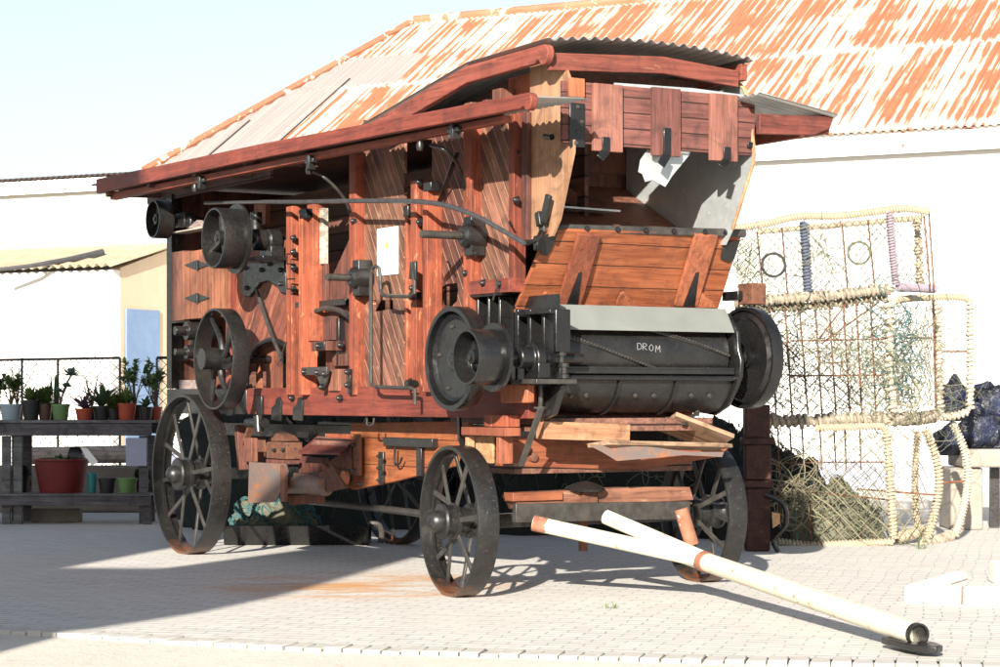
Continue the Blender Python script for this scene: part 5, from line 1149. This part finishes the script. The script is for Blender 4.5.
# ---- loose planks lying on the front of the machine (world frame through the machine's)
def mw(P): return Vector((OM.x + P.x*sA + P.y*cA, OM.y - P.x*cA + P.y*sA, P.z + 0.016))
def plank(pa, pb, w_, h_, mat, label, tilt=0.0):
    a_, c_ = mw(pa), mw(pb); base = (a_ + c_) / 2; d = c_ - a_
    o = empty('loose_plank', base); tag(o, label, 'plank', 'old planks resting on the front of the machine'); 
    me = MB().bar((-d.length/2, 0, 0), (d.length/2, 0, 0), w_, h_)
    q_ = me.build('plank', mat, None, bevel=0.004)
    bpy.data.objects.remove(o); q_.name = 'loose_plank'; tag(q_, label, 'plank', 'old planks resting on the front of the machine')
    q_.location = base; q_.rotation_euler = Vector((1, 0, 0)).rotation_difference(d.normalized()).to_euler(); q_.rotation_euler.rotate_axis('X', tilt)
    return q_
M['pale_len'] = wood('pale_offcut', (0.20, 0.09, 0.045), (0.40, 0.22, 0.12), (1, 0, 0), (0, 0, 1), wear=(0.3, 0.12, 0.05))
M['old_len'] = wood('split_grey_plank', (0.10, 0.055, 0.035), (0.34, 0.22, 0.14), (1, 0, 0), (0, 1, 0), wear=(0.08, 0.05, 0.03), rough=0.85)
M['grey_len'] = wood('silvered_plank', (0.14, 0.10, 0.08), (0.34, 0.29, 0.25), (1, 0, 0), (0, 1, 0), wear=(0.08, 0.05, 0.03), rough=0.85)
plank(F(540, 430, 0.42), F(626, 433, 0.42), 0.10, 0.115, 'pale_len', 'short thick pale timber offcut lying at the front of the machine')
plank(F(598, 444, 0.52), F(722, 447, 0.30), 0.20, 0.03, 'old_len', 'split brown plank lying across the front bolster, with a broken right end', R(-8))
plank(F(666, 421, 0.25), F(724, 443, 0.36), 0.32, 0.03, 'old_len', 'wide weathered board with grey grain tilted over the right end of the bolster', R(-22))
sh = MB().prism([mw(F(x, y, 0.56)) for x, y in ((586, 444), (652, 447), (690, 452), (724, 452), (722, 457), (682, 455), (640, 459), (617, 461), (602, 452))], (0, 0.012, 0)).build('torn_sheet', 'rustsheet'); tag(sh, 'torn grey metal sheet hanging below the split plank', 'metal sheet')

# ---- concrete bench and bags at the right
M['concrete'] = paint('weathered_concrete', (0.20, 0.18, 0.15), (0.31, 0.28, 0.24), 4, 0.9, chip=(0.2, 0.17, 0.13), chip_lo=0.62, bump=0.4)
cb = empty('concrete_bench', (4.8, 21.4, 0.016)); tag(cb, 'rough concrete bench slab on upright slabs, carrying the blue plastic bags', 'bench')
MB().box((-0.25, -0.25, 0.62), (3.2, 0.45, 0.80)).build('bench_top', 'concrete', cb, bevel=0.02)
MB().box((-0.35, -0.18, 0), (-0.03, 0.4, 0.615)).build('bench_leg', 'concrete', cb, bevel=0.02); MB().box((1.6, -0.15, 0), (1.9, 0.4, 0.615)).build('bench_leg', 'concrete', cb, bevel=0.02)
for i in range(8): MB().box((0.10 + i*0.17, 0.1, 0.02), (0.20 + i*0.17, 0.14, 0.615)).build('slat', 'iron_worn', cb)
def bag_mat():
    t = NT('blue_black_plastic'); n = t.noise(t.tc, 3.5, 3, 0.5); col = t.ramp(n, [(0.45, (0.005, 0.006, 0.010)), (0.66, (0.012, 0.018, 0.05))])
    w_ = t.noise(t.tc, 9, 5, 0.65, 1.2); t.bump(w_, 0.9, 0.05); return t.out(col, 0.28, 0, 0.6)
M['bag'] = bag_mat()
def bag(px, py, D, rx, rz, seed, label):
    from mathutils import noise as mn
    c_ = W(px, py, D); b = MB(); nu, nv = 36, 20; vs_ = []
    for j in range(nv + 1):
        for i in range(nu):
            a_ = 2*math.pi*i/nu; t_ = (j/nv - 0.5)*math.pi; d = Vector((math.cos(a_)*math.cos(t_), math.sin(a_)*math.cos(t_), math.sin(t_)))
            k = 1 + 0.3*mn.noise(d*1.7 + Vector((seed, 0, 0))) - 0.16*abs(mn.noise(d*4 + Vector((0, seed, 0)))) - 0.12*abs(mn.noise(d*9 + Vector((0, 0, seed))))
            z = d.z*rz*k
            if d.z > 0.93: z += (d.z - 0.93)*rz*2.0
            vs_.append((d.x*rx*k, d.y*rx*k*0.9, max(z, -rz*0.85)))
    b.add(vs_, [(j*nu+i, j*nu+(i+1) % nu, (j+1)*nu+(i+1) % nu, (j+1)*nu+i) for j in range(nv) for i in range(nu)])
    o = b.build('plastic_bag', 'bag', None, ang=50); o.location = c_; tag(o, label, 'bag', 'blue and black plastic bags on the bench')
bag(955, 402, 21.7, 0.20, 0.23, 1, 'dark plastic bag seen through the narrow tall trap, topmost at the left of the bags')
bag(990, 408, 21.8, 0.24, 0.26, 2, 'blue plastic bag at the right edge of the photo, top right of the bags')
bag(950, 441, 21.35, 0.19, 0.17, 3, 'black plastic bag lying lowest at the left end of the concrete bench')
bag(978, 432, 21.4, 0.22, 0.24, 4, 'bright blue crumpled bag in the middle of the bags on the bench')
bag(1003, 438, 21.45, 0.20, 0.20, 5, 'black bag lowest at the right edge of the bench')
# ---- white kerb stones at the lower right
M['kerb_white'] = paint('whitewashed_kerb', (0.74, 0.72, 0.67), (0.62, 0.58, 0.50), 6, 0.9, bump=0.3)
def kerb(p0, p1, w_, h_, label, cat='kerb stone'):
    d = (p1 - p0); L_ = d.length; o = MB().box((0, 0, 0), (L_, w_, h_)).build('kerb_stone', 'kerb_white', None, bevel=0.012)
    o.location = (p0.x, p0.y, 0.017); o.rotation_euler = (0, 0, math.atan2(d.y, d.x)); tag(o, label, cat, 'white kerb stones round the small bed')
k0 = G(904, 605.5); k1 = G(921.5, 606.5); kerb(k0, k1, 0.16, 0.11, 'short square white kerb stone at the left corner of the bed')
k0 = G(923.5, 606.5); k1 = G(961, 607.5); kerb(k0, k1, 0.14, 0.115, 'long white kerb stone next to the corner one')
k0 = G(964, 608); k1 = G(1010, 609.5); kerb(k0, k1, 0.14, 0.115, 'white kerb stone running out of the picture at the right')
k0 = G(921, 597); k1 = G(968, 582); kerb(k0, k1, 0.10, 0.06, 'low white kerb stone running back along the far side of the bed')
o = MB().box((0, 0, 0), (0.18, 0.18, 0.15)).build('kerb_stone', 'kerb_white', None, bevel=0.012); o.location = (G(994, 586).x, G(994, 586).y, 0.017); tag(o, 'upright white block at the right edge of the photo', 'kerb stone', 'white kerb stones round the small bed')

# ================================================================== PLANT BENCHES, FENCE
M['bench_wood'] = wood('grey_bench_wood', (0.05, 0.05, 0.055), (0.17, 0.165, 0.165), (1, 0, 0), (0, 0, 1), wear=(0.05, 0.04, 0.04), rough=0.85)
def xx(px, D): return (px - CX) / FPX * D
DB = 22.2
def display_bench(px0, px1, legs, label, dy=0.0, mat='bench_wood'):
    D = DB + dy; x0, x1 = xx(px0, D), xx(px1, D); o = empty('display_bench', (x0, D, 0.016)); tag(o, label, 'bench', 'benches for potted plants')
    w_ = x1 - x0; MB().box((0, -0.02, 1.045), (w_, 0.62, 1.075)).build('bench_top', mat, o, bevel=0.004)
    MB().box((0.01, 0.0, 0.915), (w_ - 0.01, 0.045, 1.042)).build('front_rail', mat, o, bevel=0.004); MB().box((0.01, 0.55, 0.93), (w_ - 0.01, 0.59, 1.042)).build('back_rail', mat, o, bevel=0.004)
    for lx in legs:
        for ly in (0.05, 0.50): MB().box((lx, ly, 0), (lx + 0.09, ly + 0.045, 0.912)).build('leg', mat, o, bevel=0.004)
    for k in range(4): MB().box((0.0, -0.10 + 0.19*k, 0.295), (w_, 0.06 + 0.19*k, 0.32)).build('shelf_slat', mat, o, bevel=0.003)
    MB().box((0.0, -0.09, 0.20), (w_, -0.05, 0.292)).build('shelf_rail', mat, o, bevel=0.004); 
    for lx in (0.0, w_ - 0.085): MB().box((lx, -0.045, 0), (lx + 0.08, -0.0, 0.197)).build('shelf_leg', mat, o, bevel=0.003)
    return o
display_bench(-75, 152, (0.06, 0.78, 0.90, 2.2), 'long grey two-tier wooden bench full of potted plants at the left edge')
display_bench(176, 262, (0.05, 0.7), 'short grey two-tier bench seen through the spokes of the rear wheel', 0.9)
# fence
fe = empty('wire_fence', (xx(0, 25.5), 25.5, 0)); tag(fe, 'black chain-link fence on thin posts behind the potted plants', 'fence')
DF = 25.5; zt_ = 1.80
def fbt(o_): o_.location = -fe.location; return o_
fbt(MB().tube([(xx(-70, DF), DF, zt_ - .04), (xx(120, DF), DF, zt_ + 0.0)], 0.017, 6).build('top_rail', 'iron', fe))
fbt(MB().tube([(xx(157, DF), DF, zt_), (xx(262, DF), DF, zt_ + 0.02)], 0.02, 6).build('top_rail', 'iron', fe))
for px in (-40, 22, 58, 120, 157, 210, 262): fbt(MB().tube([(xx(px, DF), DF, 0.0), (xx(px, DF), DF, zt_)], 0.016, 6).build('fence_post', 'iron', fe))
fbt(netting((xx(-70, DF), DF, 0.1), (xx(121, DF), DF, 0.1), (xx(121, DF), DF, zt_), (xx(-70, DF), DF, zt_), 0.062, 0.0045, 'net_black', 'chain_link', fe, 41, sag=0.0))
fbt(netting((xx(157, DF), DF, 0.1), (xx(262, DF), DF, 0.1), (xx(262, DF), DF, zt_), (xx(157, DF), DF, zt_), 0.062, 0.0045, 'net_black', 'chain_link', fe, 42, sag=0.0))
M['stone_dark'] = paint('dark_stone', (0.10, 0.085, 0.07), (0.2, 0.17, 0.14), 3, 0.95, bump=0.6)
b = MB().box((xx(-90, 24.6), 24.5, 0.017), (xx(235, 24.6), 24.8, 0.55)).build('garden_wall', 'stone_dark', None, bevel=0.03); tag(b, 'low dark stone wall behind the potted plant benches', 'wall')
o = MB().tube([(xx(22, 24.2), 24.2, 0.66), (xx(126, 24.2), 24.2, 0.68)], 0.10, 12).build('log', 'grey_len', None); o.location.z = 0; o.location.y = 0.45; tag(o, 'grey log lying on top of the low dark wall under the bench', 'log')
b = MB().box((xx(125, 22.1), 22.14, 0.62), (xx(146, 22.1), 22.16, 0.91)).build('board', 'blue_grey_shade', None, bevel=0.003); tag(b, 'pale blue grey board hanging under the right end of the plant bench', 'board')
b = MB().box((xx(30, 22.5), 22.5, 0.017), (xx(79, 22.5), 22.7, 0.16)).build('concrete_block', 'stone_dark', None, bevel=0.012); tag(b, 'long grey concrete block on the ground under the plant bench', 'block')
# ---- pots and plants
M['leaf_green'] = paint('mid_green_leaf', (0.08, 0.14, 0.045), (0.13, 0.20, 0.07), 12, 0.5, bump=0)
M['leaf_yellow'] = paint('yellow_green_leaf', (0.12, 0.16, 0.035), (0.07, 0.11, 0.03), 12, 0.5, bump=0)
M['leaf_blue'] = paint('blue_green_leaf', (0.09, 0.16, 0.12), (0.14, 0.22, 0.17), 12, 0.45, bump=0)
M['leaf_dark'] = paint('dark_green_leaf', (0.035, 0.07, 0.035), (0.07, 0.12, 0.05), 12, 0.45, bump=0)
M['leaf_purple'] = paint('purple_leaf', (0.06, 0.03, 0.06), (0.12, 0.06, 0.10), 12, 0.5, bump=0)
M['stem'] = paint('brown_stem', (0.09, 0.065, 0.04), (0.14, 0.11, 0.07), 12, 0.8)
M['soil'] = paint('soil', (0.04, 0.03, 0.02), (0.06, 0.045, 0.03), 12, 0.95)
for n_, c_ in (('pot_red', (0.36, 0.06, 0.03)), ('pot_black', (0.018, 0.018, 0.02)), ('pot_green', (0.12, 0.22, 0.08)), ('pot_blue', (0.30, 0.38, 0.42)), ('pot_teal', (0.02, 0.16, 0.16)), ('tub_red', (0.14, 0.012, 0.012)), ('pot_brown', (0.08, 0.04, 0.03))):
    M[n_] = paint(n_, c_, tuple(v*0.8 for v in c_), 8, 0.5, bump=0.05)
def blade(b, base, d, L_, w_, droop=0.3, n=5, fold=0.25):
    d = Vector(d).normalized(); side = d.cross(Vector((0, 0, 1)));
    side = side.normalized() if side.length > 1e-3 else Vector((1, 0, 0)); p = Vector(base); o = len(b.v); dd = d.copy()
    for i in range(n + 1):
        t_ = i / n; ww = w_ * (math.sin(min(t_*1.3 + 0.35, 1.57)) if t_ < .9 else 0.5) * (1 - t_**2.5) + 0.001; up = side.cross(dd).normalized()
        b.v += [tuple(p - side*ww/2 + up*ww*fold), tuple(p), tuple(p + side*ww/2 + up*ww*fold)]
        p = p + dd * (L_ / n); dd = (dd + Vector((0, 0, -droop / n))).normalized()
    for i in range(n):
        q_ = o + i*3; b.f += [(q_, q_+1, q_+4, q_+3), (q_+1, q_+2, q_+5, q_+4)]
def rosette(b, base, n, L_, w_, rn, el0=0.3, el1=1.4, droop=0.3):
    for i in range(n):
        a_ = i * 2.4 + rn.uniform(-.2, .2); e = el0 + (el1 - el0) * i / n
        blade(b, base, (math.cos(a_)*math.cos(e), math.sin(a_)*math.cos(e), math.sin(e)), L_ * (1 - 0.35*i/n) * rn.uniform(.8, 1.15), w_, droop)
def leaf(b, base, d, L_, w_): blade(b, base, d, L_, w_, 0.2, 2, 0.15)
def stems(bs, bl, base, n, h, rn, spread=0.35, leaf_l=0.05, leaf_w=0.03, per=8, top=False):
    for _ in range(n):
        a_ = rn.uniform(0, 6.28); d = Vector((math.cos(a_)*spread*rn.random(), math.sin(a_)*spread*rn.random(), 1)).normalized(); p = Vector(base); pts = [p.copy()]; hh = h * rn.uniform(.6, 1.0); m = 7
        for i in range(m):
            d = (d + Vector((rn.uniform(-.2, .2), rn.uniform(-.2, .2), 0.05))).normalized(); p = p + d * hh / m; pts.append(p.copy())
            if not top or i > m * 0.6:
                for _k in range(per):
                    q_ = Vector((rn.uniform(-1, 1), rn.uniform(-1, 1), rn.uniform(-.2, 1))).normalized(); leaf(bl, p + q_*0.01 - d*rn.uniform(0, hh/m), q_, leaf_l*rn.uniform(.7, 1.2), leaf_w*rn.uniform(.7, 1.2))
        bs.tube(pts, [0.008 * (1 - 0.6*i/m) for i in range(m + 1)], 5)
def pot(px, yt, yb, hw, mat, D, kind, ph, label, leafm='leaf_green', seed=0, z0=None, name='potted_plant'):
    rn = random.Random(seed); s_ = D / FPX; x = (px - CX) * s_; zb = (H - (yb - HY) * s_) if z0 is None else z0; hp = (yb - yt) * s_; r = hw * s_
    o = empty(name, (x, D, zb)); tag(o, label, 'potted plant' if kind else 'pot', 'plant pots on the benches')
    MB().lathe([(0, 0), (r*0.78, 0), (r*0.98, hp*0.86), (r*1.06, hp*0.86), (r*1.07, hp), (r*0.97, hp), (r*0.95, hp*0.88), (0, hp*0.88)], (0, 0, 0), (0, 0, 1), 24).build('pot', mat, o)
    MB().lathe([(0, hp*0.90), (r*0.93, hp*0.90)], (0, 0, 0), (0, 0, 1), 16).build('soil', 'soil', o)
    h = ph * s_; bl, bs = MB(), MB(); base = (0, 0, hp*0.9)
    if kind == 'aloe': rosette(bl, base, 30, h*1.15, 0.06, rn, 0.35, 1.45, 0.25)
    elif kind == 'snake':
        for i in range(9): blade(bl, (rn.uniform(-.5, .5)*r, rn.uniform(-.4, .4)*r, hp*0.9), (rn.uniform(-.12, .12), rn.uniform(-.1, .1), 1), h*rn.uniform(.6, 1), 0.055, 0.0, 6, 0.1)
    elif kind == 'bush': stems(bs, bl, base, 14, h, rn, 0.55, 0.075, 0.05, 14)
    elif kind == 'jade': stems(bs, bl, base, 11, h, rn, 0.5, 0.065, 0.055, 13, True)
    elif kind == 'fern':
        for i in range(120):
            a_ = rn.uniform(0, 6.28); e = rn.uniform(.2, 1.5); blade(bl, base, (math.cos(a_)*math.cos(e), math.sin(a_)*math.cos(e), math.sin(e)), h*rn.uniform(.5, 1), 0.025, 0.5, 5)
    elif kind == 'twig': stems(bs, bl, base, 8, h, rn, 0.35, 0.03, 0.02, 1)
    elif kind == 'purple':
        for i in range(16):
            a_ = rn.uniform(0, 6.28); e = rn.uniform(.5, 1.4); blade(bl, base, (math.cos(a_)*math.cos(e), math.sin(a_)*math.cos(e), math.sin(e)), h*rn.uniform(.7, 1.1), 0.05, 0.6, 5, 0.3)
    elif kind == 'aeonium':
        for (dx, hh) in ((0.11, 1.0), (-0.02, 0.45), (0.06, 0.62)):
            tp = Vector((dx, 0, hp*0.9 + h*hh*0.86)); bs.tube(spline([(0, 0, hp*0.9), (dx*0.3, 0.01, hp*0.9 + h*hh*0.45), tp], 4), 0.011, 6); rosette(bl, tp, 26, 0.13 if hh > .9 else 0.07, 0.065, rn, -0.1, 1.4, -0.3)
    if bl.v: bl.build('foliage', leafm, o, ang=80)
    if bs.v: bs.build('stem', 'stem', o)
    return o
ZB = 1.075 + 0.017
pot(11, 405, 421, 11, 'pot_blue', 22.45, 'jade', 30, 'pale blue grey pot with thin leafy stems at the left edge of the bench', 'leaf_green', 1, ZB)
pot(-8, 405, 421, 9, 'pot_brown', 22.6, 'bush', 32, 'brown pot with a leafy bush cut by the left edge of the photo', 'leaf_dark', 2, ZB)
pot(17, 406, 421, 7, 'pot_black', 22.72, 'twig', 48, 'black pot with bare dry twigs behind the pale blue pot', 'leaf_purple', 21, ZB)
pot(31, 401, 421, 9, 'pot_black', 22.4, 'aloe', 19, 'black pot with a light green spiky succulent next to the pale blue pot', 'leaf_yellow', 3, ZB)
pot(45, 405, 421, 7, 'pot_brown', 22.45, 'bush', 16, 'small dark brown pot with low leaves left of the green pot', 'leaf_green', 4, ZB)
pot(53, 404, 421, 8, 'pot_black', 22.7, 'snake', 36, 'dark pot with tall upright sword leaves behind the green pot', 'leaf_dark', 5, ZB)
pot(60.5, 405, 421, 9, 'pot_green', 22.4, 'aeonium', 35, 'green pot with a tall succulent whose top is a pale blue green rosette', 'leaf_blue', 6, ZB)
pot(84, 409.5, 421, 8.5, 'pot_red', 22.4, 'purple', 22, 'small red pot with drooping purple leaves', 'leaf_purple', 7, ZB)
pot(92, 408, 421, 7, 'pot_black', 22.72, 'twig', 42, 'black pot with thin leafless twigs behind the purple plant', 'leaf_green', 8, ZB)
pot(102, 407, 421, 9, 'pot_black', 22.45, 'aloe', 30, 'black pot with dark pointed aloe leaves between the two red pots', 'leaf_dark', 9, ZB)
pot(114, 410, 421, 6, 'pot_black', 22.4, 'bush', 12, 'small black pot with low bright leaves beside the larger red pot', 'leaf_yellow', 10, ZB)
pot(126.5, 404, 421, 9.5, 'pot_red', 22.4, 'fern', 24, 'larger red pot with a feathery yellow green plant', 'leaf_yellow', 11, ZB)
pot(135, 406, 421, 9, 'pot_brown', 22.7, 'jade', 50, 'brown pot with the tallest plant, small leaves on branching stems against the blue door', 'leaf_green', 12, ZB)
pot(146, 408, 421, 7, 'pot_black', 22.42, 'purple', 14, 'black pot with low dark leaves near the right end of the bench', 'leaf_dark', 13, ZB)
pot(155, 408, 421, 7, 'pot_red', 22.6, 'jade', 40, 'small red pot with leafy stems next to the rear wheel', 'leaf_green', 14, ZB)
pot(196, 409, 426, 9, 'pot_black', 23.3, 'bush', 22, 'black pot with a bush seen through the rear wheel', 'leaf_green', 15, 1.075 + 0.017)
pot(222, 409, 426, 9, 'pot_red', 23.3, 'aloe', 22, 'red pot with an aloe behind the rear wheel', 'leaf_green', 16, 1.075 + 0.017)
ZL = 0.32 + 0.017
tub = empty('tub', (xx(61, 22.4), 22.42, ZL)); tag(tub, 'big dark red plastic tub on the lower tier of the bench', 'tub')
MB().lathe([(0, 0), (0.22, 0), (0.28, 0.33), (0.30, 0.335), (0.30, 0.355), (0.27, 0.355), (0.255, 0.3), (0, 0.3)], (0, 0, 0), (0, 0, 1), 32).build('tub_body', 'tub_red', tub)
MB().lathe([(0, 0.31), (0.25, 0.31)], (0, 0, 0), (0, 0, 1), 20).build('soil', 'soil', tub)
b = MB(); rn = random.Random(5)
for i in range(70): a_ = rn.uniform(0, 6.28); q_ = rn.uniform(0, .22); leaf(b, (math.cos(a_)*q_, math.sin(a_)*q_, 0.32), (rn.uniform(-1, 1), rn.uniform(-1, 1), rn.uniform(.1, 1)), 0.09, 0.05)
b.build('foliage', 'leaf_dark', tub, ang=80)
bg = empty('plastic_bag', (tub.location.x + 0.14, 22.42, ZL + 0.31)); tag(bg, 'black nursery bag with a white torn rim lying in the red tub', 'bag')
MB().lathe([(0, 0), (0.09, 0.0), (0.11, 0.08), (0.10, 0.14), (0, 0.15)], (-0.06, 0, 0.075), (1, 0, -0.2), 16).build('bag_body', 'pot_black', bg)
MB().prism([(0.07, -0.05, 0.16), (0.14, -0.06, 0.15), (0.26, -0.09, 0.01), (0.20, -0.10, -0.03), (0.13, -0.08, 0.05)], (0, 0.006, 0)).build('torn_rim', 'paper', bg)
pot(92, 477, 497, 5, 'pot_teal', 22.3, None, 0, 'small teal cup pot next to the red tub', z0=ZL, name='plant_pot')
pot(107, 483, 498, 8.5, 'pot_black', 22.3, None, 0, 'empty black pot between the teal and the pale green pot on the lower tier', z0=ZL, name='plant_pot')
pot(127, 482, 497, 10, 'pot_green', 22.3, None, 0, 'empty pale green pot on the lower tier of the bench', z0=ZL, name='plant_pot')
pot(142, 485, 498, 7, 'pot_brown', 22.5, 'bush', 8, 'brown pot with a sprouting plant on the lower tier beside the rear wheel', 'leaf_dark', 18, ZL)
pot(20, 482, 498, 10, 'pot_black', 22.5, 'bush', 10, 'dark pot with leaves left of the red tub on the lower tier', 'leaf_dark', 19, ZL)

# ---- a few weeds in the joints
def weed(px, py, h, n, seed, label):
    rn = random.Random(seed); g = G(px, py); b = MB()
    for i in range(n):
        a_ = rn.uniform(0, 6.28); e = rn.uniform(.3, 1.4); blade(b, (rn.uniform(-.05, .05), rn.uniform(-.03, .03), 0), (math.cos(a_)*math.cos(e), math.sin(a_)*math.cos(e), math.sin(e)), h*rn.uniform(.5, 1), 0.008, 0.8, 4)
    o = b.build('weed', 'leaf_yellow', None, ang=80); o.location = (g.x, g.y, 0.016); tag(o, label, 'weed', 'weeds in the paving joints')
weed(906, 649, 0.06, 26, 1, 'small grass tuft beside the iron plate at the drawbar tip')
weed(921, 551, 0.16, 16, 2, 'taller weed at the right foot of the bottom fishing trap')
weed(608, 611, 0.05, 12, 3, 'tiny weed in the open paving below the drawbar')
